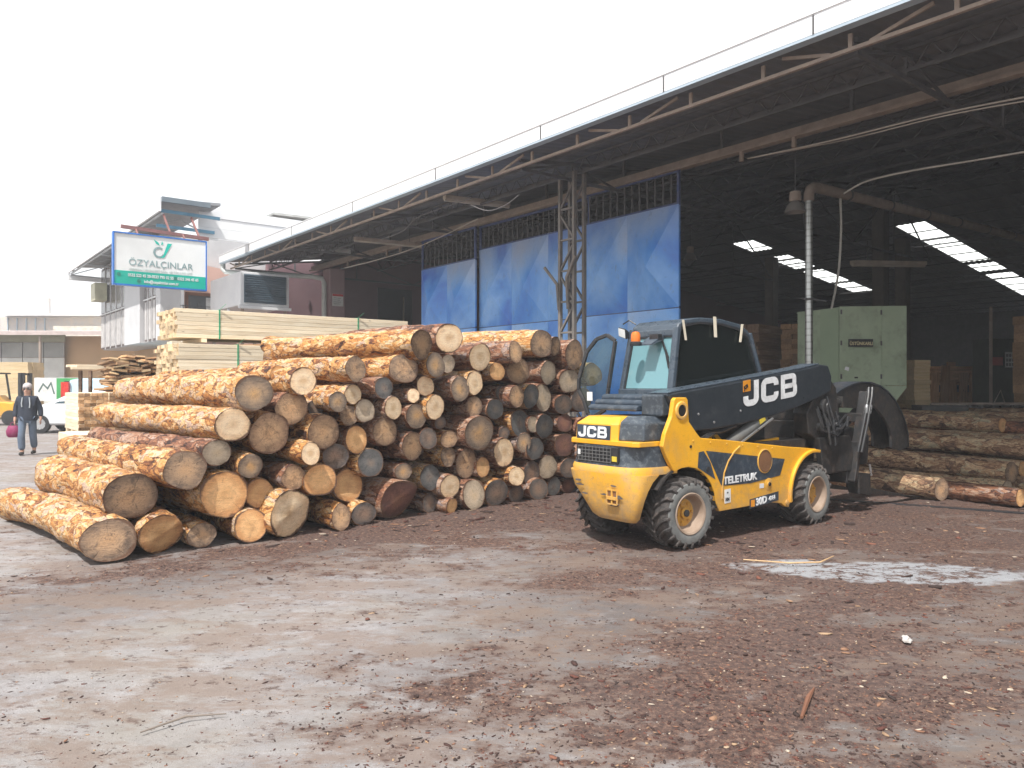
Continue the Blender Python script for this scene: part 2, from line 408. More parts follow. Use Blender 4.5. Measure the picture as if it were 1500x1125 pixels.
# ============================================================ LOGS
def bark_mat(name, pal, dull=False):
    t = NT(name); v = t.mapped((1, .42, 1), rnd=40)
    wv = t.n('ShaderNodeVectorMath'); wv.operation = 'ADD'
    nn = t.n('ShaderNodeTexNoise'); nn.inputs['Scale'].default_value = 7; nn.inputs['Detail'].default_value = 5; t.l(v, nn.inputs['Vector'])
    sc2 = t.n('ShaderNodeVectorMath'); sc2.operation = 'SCALE'; sc2.inputs['Scale'].default_value = .22
    t.l(nn.outputs['Color'], sc2.inputs[0]); t.l(v, wv.inputs[0]); t.l(sc2.outputs[0], wv.inputs[1])
    cell = t.vor(14, wv.outputs[0]); cell2 = t.vor(36, wv.outputs[0])
    sep = t.n('ShaderNodeSeparateColor'); t.l(cell.outputs['Color'], sep.inputs[0])
    sep2 = t.n('ShaderNodeSeparateColor'); t.l(cell2.outputs['Color'], sep2.inputs[0])
    n1 = t.noise(3.2, 7, .7, v, .5)
    fac = t.math('ADD', t.math('MULTIPLY', sep.outputs[0], .34), t.math('ADD', t.math('MULTIPLY', sep2.outputs[1], .22), t.math('MULTIPLY', n1, .62)))
    fac = t.math('ADD', fac, t.math('MULTIPLY', t.math('SUBTRACT', t.oi.outputs['Random'], .5), .12))
    n = len(pal); c = t.ramp(fac, [(.30 + .52 * i / (n - 1), pal[i]) for i in range(n)])
    fin = t.noise(60, 6, .75, v); c = t.mix(t.step(fin, .52, .36), c, t.mix(.55, c, (.045, .022, .015)))
    edge = t.vor(14, wv.outputs[0], 'DISTANCE_TO_EDGE')
    crack = t.step(edge.outputs['Distance'], .05, .0)
    c = t.mix(t.math('MULTIPLY', crack, t.step(n1, .40, .6)), c, (.05, .025, .018))
    h = t.math('ADD', t.math('ADD', t.math('MULTIPLY', sep.outputs[0], .9), t.math('MULTIPLY', sep2.outputs[1], .45)), t.math('SUBTRACT', t.math('MULTIPLY', fin, .9), t.math('MULTIPLY', crack, .5)))
    t.bump(h, .9, .022)
    return t.setp(c, .82)
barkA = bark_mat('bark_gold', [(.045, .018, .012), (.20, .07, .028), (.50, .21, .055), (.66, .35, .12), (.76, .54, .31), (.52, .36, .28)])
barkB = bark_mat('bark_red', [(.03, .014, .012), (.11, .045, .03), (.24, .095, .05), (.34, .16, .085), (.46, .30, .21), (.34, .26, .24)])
barkC = bark_mat('bark_dull', [(.05, .03, .022), (.14, .075, .046), (.27, .15, .085), (.40, .25, .14), (.56, .41, .25), (.34, .30, .20)])
def face_mat(name, core, mid, rim, dark, spots=.3, ring=.35, crack=.6):
    t = NT(name)
    # Generated coordinates run 0..1 over the disc
    mp = t.n('ShaderNodeVectorMath'); mp.operation = 'MULTIPLY_ADD'; mp.inputs[1].default_value = (2, 0, 2); mp.inputs[2].default_value = (-1, 0, -1)
    t.l(t.tc.outputs['Generated'], mp.inputs[0])
    ds = t.noise(1.6, 4, .6, t.mapped((1, 1, 1), mp.outputs[0], rnd=30))
    ln = t.n('ShaderNodeVectorMath'); ln.operation = 'LENGTH'; t.l(mp.outputs[0], ln.inputs[0])
    rad = t.math('ADD', ln.outputs['Value'], t.math('MULTIPLY', t.math('SUBTRACT', ds, .5), .75))
    c = t.ramp(rad, [(.12, core), (.5, mid), (.86, rim)])
    rg = t.math('SINE', t.math('MULTIPLY', rad, 62.0)); c = t.mix(t.math('MULTIPLY', t.step(rg, .0, 1.0), ring), c, tuple(x * .62 for x in mid))
    vo = t.mapped((1, 1, 1), rnd=33)
    saw = t.noise(9, 6, .75, t.mapped((1.0, 1, 7.0), rnd=12)); c = t.mix(t.math('MULTIPLY', t.step(saw, .48, .66), .35), c, tuple(min(1, x * 1.35) for x in mid))
    blot = t.noise(9, 6, .7, vo, .6); c = t.mix(t.math('MULTIPLY', t.step(blot, .50, .64), spots), c, dark)
    sp = t.noise(48, 5, .7, vo); c = t.mix(t.math('MULTIPLY', t.step(sp, .55, .68), spots), c, dark)
    # drying cracks radiate from the heart
    ax = t.n('ShaderNodeSeparateXYZ'); t.l(mp.outputs[0], ax.inputs[0])
    ang = t.math('ARCTAN2', ax.outputs[0], ax.outputs[2]); rr = t.math('MULTIPLY', t.oi.outputs['Random'], 43.0)
    cs = t.math('ABSOLUTE', t.math('SINE', t.math('ADD', t.math('MULTIPLY', ang, 2.5), t.math('ADD', rr, t.math('MULTIPLY', ds, 1.6)))))
    ck = t.math('MULTIPLY', t.step(cs, .05, .01), t.math('MULTIPLY', t.step(blot, .42, .5), crack)); c = t.mix(ck, c, tuple(x * .35 for x in dark))
    c = t.mix(t.step(t.math('ADD', ln.outputs['Value'], t.math('MULTIPLY', t.math('SUBTRACT', blot, .5), .3)), .90, .98), c, (.12, .065, .04))
    hv = t.n('ShaderNodeHueSaturation'); t.l(c, hv.inputs['Color']); t.l(t.math('ADD', t.math('MULTIPLY', t.oi.outputs['Random'], .5), .78), hv.inputs['Value'])
    t.bump(t.math('ADD', t.math('MULTIPLY', saw, .6), t.math('ADD', t.math('MULTIPLY', blot, .8), t.math('MULTIPLY', rg, .06))), .6, .012)
    return t.setp(hv.outputs[0], .8)
FM = {
 'F': face_mat('cut_fresh', (.62, .42, .24), (.80, .62, .42), (.72, .50, .30), (.26, .16, .09), .25, .22, .3),
 'O': face_mat('cut_orange', (.56, .32, .14), (.68, .41, .19), (.50, .25, .10), (.22, .11, .06), .3, .25, .4),
 'G': face_mat('cut_grey', (.48, .29, .155), (.39, .255, .155), (.19, .13, .09), (.08, .06, .05), .7, .3, .9),
 'M': face_mat('cut_mixed', (.54, .32, .14), (.36, .25, .16), (.15, .115, .09), (.09, .07, .06), .5, .3, .6),
 'D': face_mat('cut_dark', (.25, .16, .11), (.18, .13, .10), (.085, .075, .072), (.035, .03, .03), .5, .2, .6),
 'B': face_mat('cut_bluish', (.22, .17, .135), (.135, .13, .125), (.085, .085, .085), (.04, .04, .042), .55, .2, .5),
 'T': face_mat('cut_tan', (.56, .34, .18), (.48, .31, .18), (.24, .15, .095), (.11, .07, .045), .6, .3, .8),
 'R': face_mat('cut_reddish', (.26, .13, .08), (.20, .095, .07), (.12, .06, .05), (.06, .03, .028), .5, .25, .5),
 'P': face_mat('cut_palegrey', (.50, .38, .25), (.46, .37, .27), (.30, .235, .17), (.15, .13, .11), .45, .25, .7)}
FNAME = {'T': 'tan-brown', 'F': 'pale fresh-cut', 'O': 'orange-tan', 'G': 'weathered grey', 'M': 'grey-rimmed tan-hearted', 'D': 'dark grey-brown', 'B': 'bluish-black stained', 'R': 'reddish-brown', 'P': 'pale grey'}

def make_log(P, theta, L, rw, rh, ft, bmat, seed, tilt=(0, 0), segs=30, rings=None, flare=0.0, nearflare=0.0, rag=.05, pitch=0.0, wedge=0.0):
    rings = rings or max(10, int(L / .075)); rnd = random.Random(seed)
    b = MB(); taper = rnd.uniform(.84, 1.0)
    bend = rnd.uniform(-.09, .09); bendz = rnd.uniform(-.03, .035)
    R_ = []
    for i in range(rings + 1):
        y = L * i / rings; ring = []; e = 1 - (1 - taper) * (y / L)
        if nearflare: e *= 1 + nearflare * math.exp(-y / .35)
        if flare: e *= 1 + flare * math.exp(-(L - y) / .22)
        cx = bend * math.sin(math.pi * y / L); cz = bendz * math.sin(math.pi * y / L)
        for j in range(segs):
            a = 2 * math.pi * j / segs; ca, sa = math.cos(a), math.sin(a)
            q = Vector((ca * 1.1 + seed * 1.7, sa * 1.1, y * 1.3)); k = 1 + .13 * mn.noise(q)
            q2 = Vector((ca * rw * 15 + seed, sa * rh * 15, y * 5.5)); f = mn.noise(q2)
            q3 = Vector((ca * rw * 38 + seed, sa * rh * 38, y * 16)); f2 = mn.noise(q3)
            k *= 1 + (.035 * (1 if f > .08 else (-.4 if f < -.12 else 0)) * (i > 1) + .03 * f + .028 * f2) * (.18 / max(rh, .08)) ** .5 * (.5 if i < 2 else 1)
            if i in (0, 1): k *= 1 - .02 * (1 - i)
            if nearflare or flare: k *= 1 + .25 * (nearflare * math.exp(-y / .3) + flare * math.exp(-(L - y) / .25)) * math.sin(3 * a + seed)
            x = cx + ca * rw * e * k; z = cz + sa * rh * e * k
            yy = y
            if i <= 2:
                w_ = (1, .6, .25)[i]; yy += w_ * (tilt[0] * x + tilt[1] * z) + (rag * .25 * mn.noise(Vector((ca * 3, sa * 3, seed * 2.2))) if i == 0 else 0)
                if wedge: yy += w_ * wedge * max(0.0, (x * .6 - z) + rh * .1)
            if i == rings: yy += rag * 2 * mn.noise(Vector((ca * 2, sa * 2, seed)))
            ring.append((x, yy, z))
        R_.append(ring)
    b.loft(R_[1:] if False else R_, cap=False)
    n = segs; b.f.append(tuple(rings * n + j for j in range(n)))
    me = b.mesh('log', bmat, fix=False)
    me.polygons.foreach_set('use_smooth', [True] * len(me.polygons))
    o = obj('log', me, loc=P, rot=(pitch, 0, theta))
    # cut end: its own mesh with a slightly uneven sawn surface
    f = MB(); K = [1.0, .93, .72, .45, .2]; rr0 = R_[0]; rings2 = []
    cx = sum(p[0] for p in rr0) / n; cy = sum(p[1] for p in rr0) / n; cz = sum(p[2] for p in rr0) / n
    for kk in K:
        rings2.append([(cx + (p[0] - cx) * kk * .995, (cy + (p[1] - cy) * kk if (wedge or kk > .98) else cy + tilt[0] * (p[0] - cx) * kk + tilt[1] * (p[2] - cz) * kk) - .004, cz + (p[2] - cz) * kk * .995) for p in rr0])
    vs = [p for r_ in rings2 for p in r_] + [(cx, cy - .004, cz)]; fs = []
    for i in range(len(K) - 1):
        for j in range(n): k2 = (j + 1) % n; fs.append((i * n + j, i * n + k2, (i + 1) * n + k2, (i + 1) * n + j))
    for j in range(n): fs.append(((len(K) - 1) * n + j, (len(K) - 1) * n + (j + 1) % n, len(vs) - 1))
    f.add(vs, fs); fme = f.mesh('cut_end', FM[ft], fix=False); fme.polygons.foreach_set('use_smooth', [True] * len(fme.polygons))
    obj('cut_end', fme, o)
    return o

# sawn ends of the front pile: picture position, width, height, look, optional settings.
# each end is set at its own depth on (or a little off) the inclined front of the stack
LOGS = [
 (160,790,77,66,'G',dict(th=46,L=3.2,gold=1,flare=.15)), (193,726,80,68,'G',dict(th=44,L=2.55,D=7.35,gold=1)), (271,688,62,58,'G',dict(th=46,D=7.5,L=3.4)),
 (318,663,39,40,'P',{}), (239,783,74,60,'O',dict(wedge=.9,L=2.5)), (295,783,40,37,'G',{}), (328,724,68,70,'O',{}), (367,769,46,50,'O',{}),
 (380,722,42,46,'O',dict(pull=-.1)), (428,752,70,72,'F',dict(wedge=.5,D=8.05,sq=1)), (500,757,30,40,'G',{}), (532,752,34,35,'D',{}), (367,682,38,37,'M',{}),
 (430,699,34,38,'G',{}), (469,703,46,49,'O',{}), (510,710,44,49,'O',dict(pull=-.12)), (455,664,30,35,'F',dict(pull=.25)), (341,622,51,51,'F',dict(th=45)),
 (395,634,54,63,'G',{}), (373,575,53,54,'M',dict(th=43,pull=.1)), (428,597,47,49,'G',{}), (443,558,37,42,'F',dict(pull=.15)), (495,588,27,31,'M',dict(pull=.15)),
 (517,577,26,30,'F',{}), (521,540,32,38,'G',dict(L=3.2,pull=.15)), (474,631,44,53,'G',{}), (522,643,34,43,'O',{}), (511,608,26,30,'G',{}),
 (534,601,26,36,'P',{}), (591,539,41,43,'G',dict(L=4.0)), (562,568,31,34,'B',{}), (617,504,36,45,'G',dict(th=56,L=2.75,flare=.28,pull=.2)),
 (658,495,38,44,'F',dict(L=3.2)), (638,534,27,38,'M',dict(pull=.1)), (656,532,22,28,'P',{}), (623,565,26,31,'F',{}), (605,579,18,22,'F',{}),
 (576,597,27,35,'F',dict(pull=.12)), (637,596,28,38,'F',dict(pull=.1)), (610,609,34,38,'M',{}), (563,632,37,44,'G',{}), (543,677,38,43,'B',{}),
 (492,668,38,40,'D',{}), (605,653,32,43,'G',{}), (627,642,26,33,'D',{}), (591,690,25,25,'M',{}), (630,699,29,39,'B',{}), (587,732,62,60,'R',dict(wedge=.7)),
 (629,736,22,30,'D',{}), (659,712,27,36,'F',dict(pull=.1)), (662,740,18,24,'O',{}), (694,723,35,46,'P',{}), (727,721,32,40,'D',{}), (756,722,24,26,'D',{}),
 (683,678,32,45,'G',{}), (707,684,20,31,'O',{}), (738,662,34,44,'F',{}), (757,697,22,29,'F',dict(pull=.15)), (778,693,26,38,'D',{}), (789,716,28,32,'D',{}),
 (811,712,19,29,'B',{}), (802,684,26,36,'P',{}), (833,685,27,30,'D',{}), (702,634,40,53,'M',dict(pull=.1)), (762,619,30,42,'B',{}), (781,621,17,25,'P',{}),
 (798,624,27,37,'B',{}), (827,619,28,28,'R',{}), (783,657,30,34,'B',{}), (767,648,20,30,'M',{}), (826,651,40,35,'R',{}), (658,643,24,26,'G',{}),
 (656,668,21,31,'G',{}), (703,523,32,42,'F',{}), (728,544,24,28,'O',{}), (759,543,34,38,'G',{}), (755,515,20,33,'G',dict(pull=.2)), (793,503,28,42,'G',dict(L=4.4)),
 (813,507,16,30,'G',{}), (841,519,30,46,'G',{}), (803,545,22,35,'P',{}), (834,558,28,37,'P',{}), (674,569,29,39,'M',dict(pull=.1)), (695,560,26,37,'F',{}),
 (694,595,19,32,'G',{}), (725,599,26,32,'B',{}), (757,580,25,33,'G',dict(pull=.1)), (777,580,21,37,'B',{}), (795,582,27,42,'P',{}), (825,592,26,30,'D',{}),
 (851,585,28,36,'D',{}), (645,619,18,20,'D',{}), (832,711,30,22,'R',{}), (855,625,24,30,'R',{}), (857,662,26,30,'D',{}), (862,692,24,26,'D',{}), (868,548,24,34,'G',{}),
 (408,548,24,27,'O',dict(pull=-.3)), (738,634,16,20,'D',dict(pull=-.1)), (560,720,18,20,'D',dict(pull=-.3)), (713,602,18,24,'D',dict(pull=-.2)), (462,598,22,26,'D',dict(pull=-.3)),
 (736,576,20,24,'D',dict(pull=-.2)), (310,690,26,26,'D',dict(pull=-.4)), (700,655,14,16,'D',dict(pull=-.3)), (590,625,14,18,'D',dict(pull=-.3)),
]
recs = []
for i, (cx, cy, w, h, ft, op) in enumerate(LOGS):
    if ft == 'G' and 300 < cx < 760 and (i * 7) % 5 < 3: ft = 'T'
    rx = (cx - 750) / 1120.0
    tt = (7.08 * rx + 3.73) / (.725 - .688 * rx)
    D = 7.08 + .688 * tt
    D -= op.get('pull', 0) + random.uniform(-.05, .05)
    if 'D' in op: D = op['D']
    z = CAM_H + (562 - cy) * D / 1120; rh = h / 2 * D / 1120
    if z - rh < 0.12:
        D = 1120 * CAM_H / (cy + h / 2 - 562); rh = h / 2 * D / 1120; z = rh * .98
    th = op.get('th', 43 + random.uniform(-3, 3)); L = op.get('L', 3.9 + random.uniform(-.35, .35))
    ray = Vector((rx, 1)).normalized(); ax = Vector((-math.sin(R(th)), math.cos(R(th))))
    rw = min(max((w / 2) * D / 1120 / max(.6, abs(ray.dot(ax))) , rh * .85), rh * 1.16)
    if op.get('sq'): rw = rh * 1.02
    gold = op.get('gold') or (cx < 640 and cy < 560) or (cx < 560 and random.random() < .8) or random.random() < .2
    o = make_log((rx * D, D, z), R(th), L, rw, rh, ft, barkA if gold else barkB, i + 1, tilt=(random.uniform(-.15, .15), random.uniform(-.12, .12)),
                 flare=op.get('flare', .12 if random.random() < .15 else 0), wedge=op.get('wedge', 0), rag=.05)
    recs.append([o, z, rh, ft, cx, cy])
# courses and labels
recs.sort(key=lambda r: -r[5])
def ordn(n):
    w = ['zeroth', 'first', 'second', 'third', 'fourth', 'fifth', 'sixth', 'seventh', 'eighth', 'ninth', 'tenth', 'eleventh', 'twelfth', 'thirteenth', 'fourteenth', 'fifteenth', 'sixteenth', 'seventeenth', 'eighteenth', 'nineteenth', 'twentieth', 'twenty-first', 'twenty-second', 'twenty-third', 'twenty-fourth', 'twenty-fifth']
    return w[n] if n < len(w) else str(n) + 'th'
courses = {}
for r in recs: courses.setdefault(min(5, int(r[1] / .38)), []).append(r)
CN = ['bottom', 'second', 'third', 'fourth', 'fifth', 'topmost']
for k, lst in courses.items():
    lst.sort(key=lambda r: r[4])
    for q, r in enumerate(lst):
        size = 'thick' if r[2] > .2 else ('slender' if r[2] < .135 else 'middling')
        place = 'leftmost' if q == 0 else ('rightmost' if q == len(lst) - 1 else ordn(q + 1) + ' from left')
        tag(r[0], f'{size} log with {FNAME[r[3]]} end, {place} in {CN[k]} course of tall front pile', 'log', 'logs stacked in the tall front pile')

# low heap of logs lying before the hall mouth at right
th0 = 30; d = Vector((-math.sin(R(th0)), math.cos(R(th0)))); p = Vector((d.y, -d.x)); base = Vector((6.0, 10.75))
heap = []
sd = 500
for lay in range(4):
    s = -.1 + lay * .75
    while s < 8.0:
        r_ = random.uniform(.115, .18); s += r_
        if lay >= 3 and (s < 2.6 + (lay - 3) * 1.6): s += r_; continue
        if not (lay == 0 and s > 6):
            near = random.uniform(-.9, .7) + (0.0 if lay else 0)
            if lay == 0 and s < .3: near = 0
            q = base + p * s + d * near
            z = .145 + lay * .272 + random.uniform(-.02, .03)
            o = make_log((q.x, q.y, z), R(th0 + random.uniform(-5, 5)), random.uniform(5.0, 6.6), r_ * 1.03, r_, random.choice('OMGPOM'), random.choice([barkC, barkC, barkB]), sd, segs=22, rings=44)
            heap.append((o, lay, s, r_)); sd += 1
        s += r_ + .005
LN = ['bottom', 'second', 'third', 'top']
for lay in range(4):
    l2 = sorted([h for h in heap if h[1] == lay], key=lambda h: h[2])
    for q, h in enumerate(l2):
        tag(h[0], f"{'thick' if h[3] > .15 else 'slim'} mossy brown log, {ordn(q + 1)} from the truck in {LN[lay]} layer of low heap", 'log', 'logs in the low heap before the hall')
# ============================================================ TELESCOPIC TRUCK (local x forward, y to its left, z up; near side is y = 0)
YEL = worn('yellow_paint', (.80, .41, .02), (.68, .33, .02), rough=.38, dirt=(.40, .27, .12), dirt_amt=.45, scale=2.2, bump=.05, mud=(.72, .10, .55), scratch=.55)
YELD = worn('yellow_paint_dusty', (.74, .38, .03), (.62, .36, .09), rough=.5, dirt=(.36, .29, .21), dirt_amt=.7, scale=2.0, bump=.08, mud=(.72, .1, .6), scratch=.8)
DGR = worn('slate_plastic', (.035, .052, .075), (.024, .034, .048), rough=.42, dirt=(.22, .23, .24), dirt_amt=.35, scale=7, bump=.1)
SCUF = worn('scuffed_slate_plastic', (.045, .058, .075), (.034, .044, .056), rough=.4, dirt=(.30, .33, .34), dirt_amt=.38, scale=9, bump=.12)
BLK = worn('black_steel', (.018, .02, .024), (.03, .03, .032), rough=.42, dirt=(.12, .10, .085), dirt_amt=.35, scale=5, bump=.1)
BLKD = worn('grimy_black_steel', (.016, .017, .02), (.028, .025, .023), rough=.5, dirt=(.12, .085, .06), dirt_amt=.45, scale=5, bump=.3)
CABM = worn('cab_grey_paint', (.060, .080, .105), (.045, .062, .082), rough=.30, dirt=(.20, .21, .22), dirt_amt=.3, scale=4, bump=.05)
RUB = worn('tyre_rubber', (.040, .037, .037), (.065, .056, .052), rough=.85, dirt=(.17, .135, .115), dirt_amt=.6, scale=5, bump=.5)
RUBS = worn('dusty_sidewall', (.17, .175, .17), (.10, .105, .105), rough=.85, dirt=(.27, .25, .22), dirt_amt=.5, scale=6, bump=.25)
RIMD = worn('dusty_rim', (.33, .25, .19), (.26, .19, .14), rough=.7, dirt=(.22, .14, .09), dirt_amt=.5, scale=6)
HUBY = worn('hub_yellow', (.62, .31, .03), (.5, .27, .06), rough=.55, dirt=(.22, .14, .08), dirt_amt=.7, scale=9)
CHR = worn('bright_steel', (.55, .56, .57), (.35, .35, .35), rough=.3, metal=.8)
STC = worn('sticker_white', (.78, .79, .78), rough=.5, dirt=(.4, .38, .35), dirt_amt=.3)
STY = worn('sticker_yellow', (.75, .58, .06), rough=.5)
ORG = worn('label_orange', (.75, .30, .02), rough=.5)
INK = worn('print_black', (.015, .015, .015), rough=.5)
WPT = worn('print_white', (.80, .82, .84), rough=.45, dirt=(.45, .44, .42), dirt_amt=.35, scale=9, bump=.02)
TAPE = worn('masking_tape', (.66, .60, .48), (.55, .50, .40), rough=.8)
def glassm(name, tint, alpha=.45, rough=.03):
    t = NT(name); t.t.nodes.remove(t.b)
    tr = t.n('ShaderNodeBsdfTransparent'); tr.inputs[0].default_value = hexc(tint)
    gl = t.n('ShaderNodeBsdfGlossy'); gl.inputs['Roughness'].default_value = rough; gl.inputs[0].default_value = (.9, .95, .95, 1)
    di = t.n('ShaderNodeBsdfDiffuse'); di.inputs[0].default_value = (.30, .40, .40, 1)
    fr = t.n('ShaderNodeFresnel'); fr.inputs[0].default_value = 1.5
    m0 = t.n('ShaderNodeMixShader'); m0.inputs[0].default_value = alpha
    t.l(tr.outputs[0], m0.inputs[1]); t.l(di.outputs[0], m0.inputs[2])
    m1 = t.n('ShaderNodeMixShader'); t.l(fr.outputs[0], m1.inputs[0]); t.l(m0.outputs[0], m1.inputs[1]); t.l(gl.outputs[0], m1.inputs[2])
    t.l(m1.outputs[0], t.out.inputs[0]); return t.m
GLS = glassm('cab_glass', (.42, .56, .54), .03)
GLR = glassm('rear_window_glass', (.45, .68, .72), .62)
GLR.node_tree.nodes['Diffuse BSDF'].inputs[0].default_value = (.26, .50, .56, 1)

TH = R(53); truck_rz = R(90) - TH
O0 = (1.6906, 7.5738)
truck = thing('telescopic_forklift', 'yellow and black telescopic forklift truck with cab door open and log clamp in front', 'forklift', (O0[0], O0[1], 0), truck_rz)
T = truck
WY0, WR = 1.30, .355

def ribbon(b, pts, w, closed, M):
    q = [pts[0]]
    for p_ in pts[1:]:
        if math.dist(p_, q[-1]) > .01 * w: q.append(p_)
    if closed and math.dist(q[0], q[-1]) < .01 * w: q.pop()
    pts = q
    n = len(pts); vs = []
    for i in range(n):
        p = Vector(pts[i]); a = Vector(pts[i - 1]) if (i or closed) else None; c = Vector(pts[(i + 1) % n]) if (i < n - 1 or closed) else None
        d1 = (p - a).normalized() if a is not None else (c - p).normalized(); d2 = (c - p).normalized() if c is not None else d1
        t_ = (d1 + d2).normalized(); nr = Vector((-t_.y, t_.x)); k = 1 / max(.5, nr.dot(Vector((-d1.y, d1.x))))
        vs += [p + nr * w / 2 * k, p - nr * w / 2 * k]
    fs = [(2 * i, 2 * i + 1, (2 * i + 3) % (2 * n), (2 * i + 2) % (2 * n)) for i in range(n if closed else n - 1)]
    b.add([(v.x, v.y, 0) for v in vs], fs, M)
def rc(cx, cy, r, a0, a1): return [(cx + r * math.cos(R(a0 + (a1 - a0) * i / 4)), cy + r * math.sin(R(a0 + (a1 - a0) * i / 4))) for i in range(5)]
def logo(parent, org, xd, yd, h, sx=1.0, name='logo_lettering'):
    xd = Vector(xd); yd = Vector(yd); zd = xd.cross(yd).normalized(); w = .25
    M = Matrix(((xd.x * h * sx, yd.x * h, zd.x, org[0]), (xd.y * h * sx, yd.y * h, zd.y, org[1]), (xd.z * h * sx, yd.z * h, zd.z, org[2]), (0, 0, 0, 1)))
    for ch in 'JCB':
        b = MB(); e = w / 2; r = .17; W_ = .92
        if ch == 'J': ribbon(b, [(e, .42), (e, e + r)][::1] + rc(e + r, e + r, r, 180, 270) + rc(.78 - e - r, e + r, r, 270, 360) + [(.78 - e, 1.0)], w, False, M)
        if ch == 'C':
            x0 = .90; ribbon(b, [(x0 + W_ - e, .64), (x0 + W_ - e, 1 - e - r)] + rc(x0 + W_ - e - r, 1 - e - r, r, 0, 90) + rc(x0 + e + r, 1 - e - r, r, 90, 180) + rc(x0 + e + r, e + r, r, 180, 270) + rc(x0 + W_ - e - r, e + r, r, 270, 360) + [(x0 + W_ - e, .37)], w, False, M)
        if ch == 'B':
            x0 = 1.93; e2 = .11; r2 = .12
            ribbon(b, [(x0 + e, e2), (x0 + e, 1 - e2)] + rc(x0 + W_ - .16 - r2, 1 - e2 - r2, r2, 90, 0) + rc(x0 + W_ - .16 - r2, .5 + r2, r2, 0, -60)[:3] + [(x0 + W_ - .16, .5)] + rc(x0 + W_ - .12 - r2, .5 - r2, r2, 60, 0)[2:] + rc(x0 + W_ - .12 - r2, e2 + r2, r2, 0, -90), .22, True, M)
            b.add([(x0 + e + .112, .40, 0), (x0 + W_ - .275, .40, 0), (x0 + W_ - .275, .60, 0), (x0 + e + .112, .60, 0)], [(0, 1, 2, 3)], M)
        b.build('logo_letter', WPT, parent)

def wheel(x, y0, side, front):
    # side=-1: outer face towards -y (near side)
    w = .30; r = WR
    ty = MB(); s = side
    prof = [(.195, 0), (.215, -.012), (.26, -.02), (.30, -.012), (.325, .012), (.335, .05), (.338, w / 2), (.335, w - .05), (.325, w - .012), (.30, w + .01), (.26, w + .015), (.215, w + .01), (.195, w)]
    ty.lathe([(a, b * 1.0) for a, b in prof], 'y', (0, 0, 0), 40, cap=False)
    tread = ty.build('tyre', RUB, T, smooth=True); tread.location = (x, y0 if s < 0 else y0 + 0, r); 
    if s > 0: tread.location = (x, y0 + w, r); tread.rotation_euler = (0, 0, math.pi)
    # chevron lugs
    lg = MB(); nl = 20
    for k in range(nl):
        for half in (0, 1):
            a0 = 2 * math.pi * (k + half * .5) / nl; pts = []
            for q in range(5):
                f = q / 4; yy = (w * .5) * f if half == 0 else w - (w * .5) * f
                sweep = a0 + .34 * f ** 1.2; rr = .325 + .012 * math.sin(f * 1.5)
                pts.append((sweep, yy - (.01 if q == 0 and half == 0 else 0) + (.01 if q == 0 and half == 1 else 0), rr))
            rings = []
            for (aa, yy, rr) in pts:
                h = .032; wd = .062
                rings.append([(math.cos(aa - wd) * rr, yy, math.sin(aa - wd) * rr), (math.cos(aa - wd * .62) * (rr + h), yy, math.sin(aa - wd * .62) * (rr + h)),
                              (math.cos(aa + wd * .62) * (rr + h), yy, math.sin(aa + wd * .62) * (rr + h)), (math.cos(aa + wd) * rr, yy, math.sin(aa + wd) * rr)])
            # shoulder block runs down the sidewall
            aa, yy, rr = pts[0]; o_ = -.012 if half == 0 else .012
            rings.insert(0, [(math.cos(aa - wd) * (rr - .05), yy + o_, math.sin(aa - wd) * (rr - .05)), (math.cos(aa - wd * .5) * (rr - .01), yy + o_ * 1.6, math.sin(aa - wd * .5) * (rr - .01)),
                             (math.cos(aa + wd * .5) * (rr - .01), yy + o_ * 1.6, math.sin(aa + wd * .5) * (rr - .01)), (math.cos(aa + wd) * (rr - .05), yy + o_, math.sin(aa + wd) * (rr - .05))])
            lg.loft(rings)
    L_ = lg.build('tread_lugs', RUB, tread, bevel=.004)
    sw = MB(); sw.lathe([(.20, -.013), (.225, -.024), (.262, -.028), (.298, -.021), (.305, -.012)], 'y', (0, 0, 0), 40, cap=False)
    sw.build('sidewall', RUBS, tread, smooth=True)
    rim = MB(); rim.lathe([(.206, -.012), (.213, -.022), (.205, -.028), (.188, -.02), (.178, .005), (.170, .05), (.155, .085), (.0, .088)], 'y', (0, 0, 0), 40, cap=False)
    rm = rim.build('rim', RIMD, tread, smooth=True)
    hub = MB(); hub.lathe([(.14, .086), (.13, .075), (.06, .07), (.06, .045), (.05, .04), (0, .04)], 'y', (0, 0, 0), 28, cap=False)
    for k in range(6):
        a = k * math.pi / 3 + .3; hub.lathe([(.014, .08), (.014, .052), (.006, .048), (0, .048)], 'y', (.096 * math.cos(a), 0, .096 * math.sin(a)), 8, cap=False)
    hub.build('hub', HUBY, tread, smooth=True)
    if not front:
        hc = MB(); hc.lathe([(.036, .05), (.036, .028), (.02, .022), (0, .022)], 'y', (0, 0, 0), 16, cap=False); hc.build('hub_cap', BLK, tread, smooth=True)
    return tread
tw = wheel(.10, 0, -1, False); tw.name = 'rear_wheel'
tw2 = wheel(2.36, 0, -1, True); tw2.name = 'front_wheel'
tw3 = wheel(.10, 1.0, 1, False); tw3.name = 'rear_wheel'
tw4 = wheel(2.36, 1.0, 1, True); tw4.name = 'front_wheel'
tw.rotation_euler = (0, R(13), R(-4)); tw2.rotation_euler = (0, R(40), R(3))

# chassis core
b = MB(); b.box(-.3, 2.7, .34, .98, .30, .62); b.box(.35, 2.05, .12, 1.18, .36, .80); b.box(-.05, .25, .2, 1.1, .28, .44); b.box(2.2, 2.5, .25, 1.05, .28, .44)
b.build('chassis', BLKD, T, bevel=.01)

def arc(cx, cz, r, a0, a1, n): return [(cx + r * math.cos(R(a0 + (a1 - a0) * i / n)), cz + r * math.sin(R(a0 + (a1 - a0) * i / n))) for i in range(n + 1)]
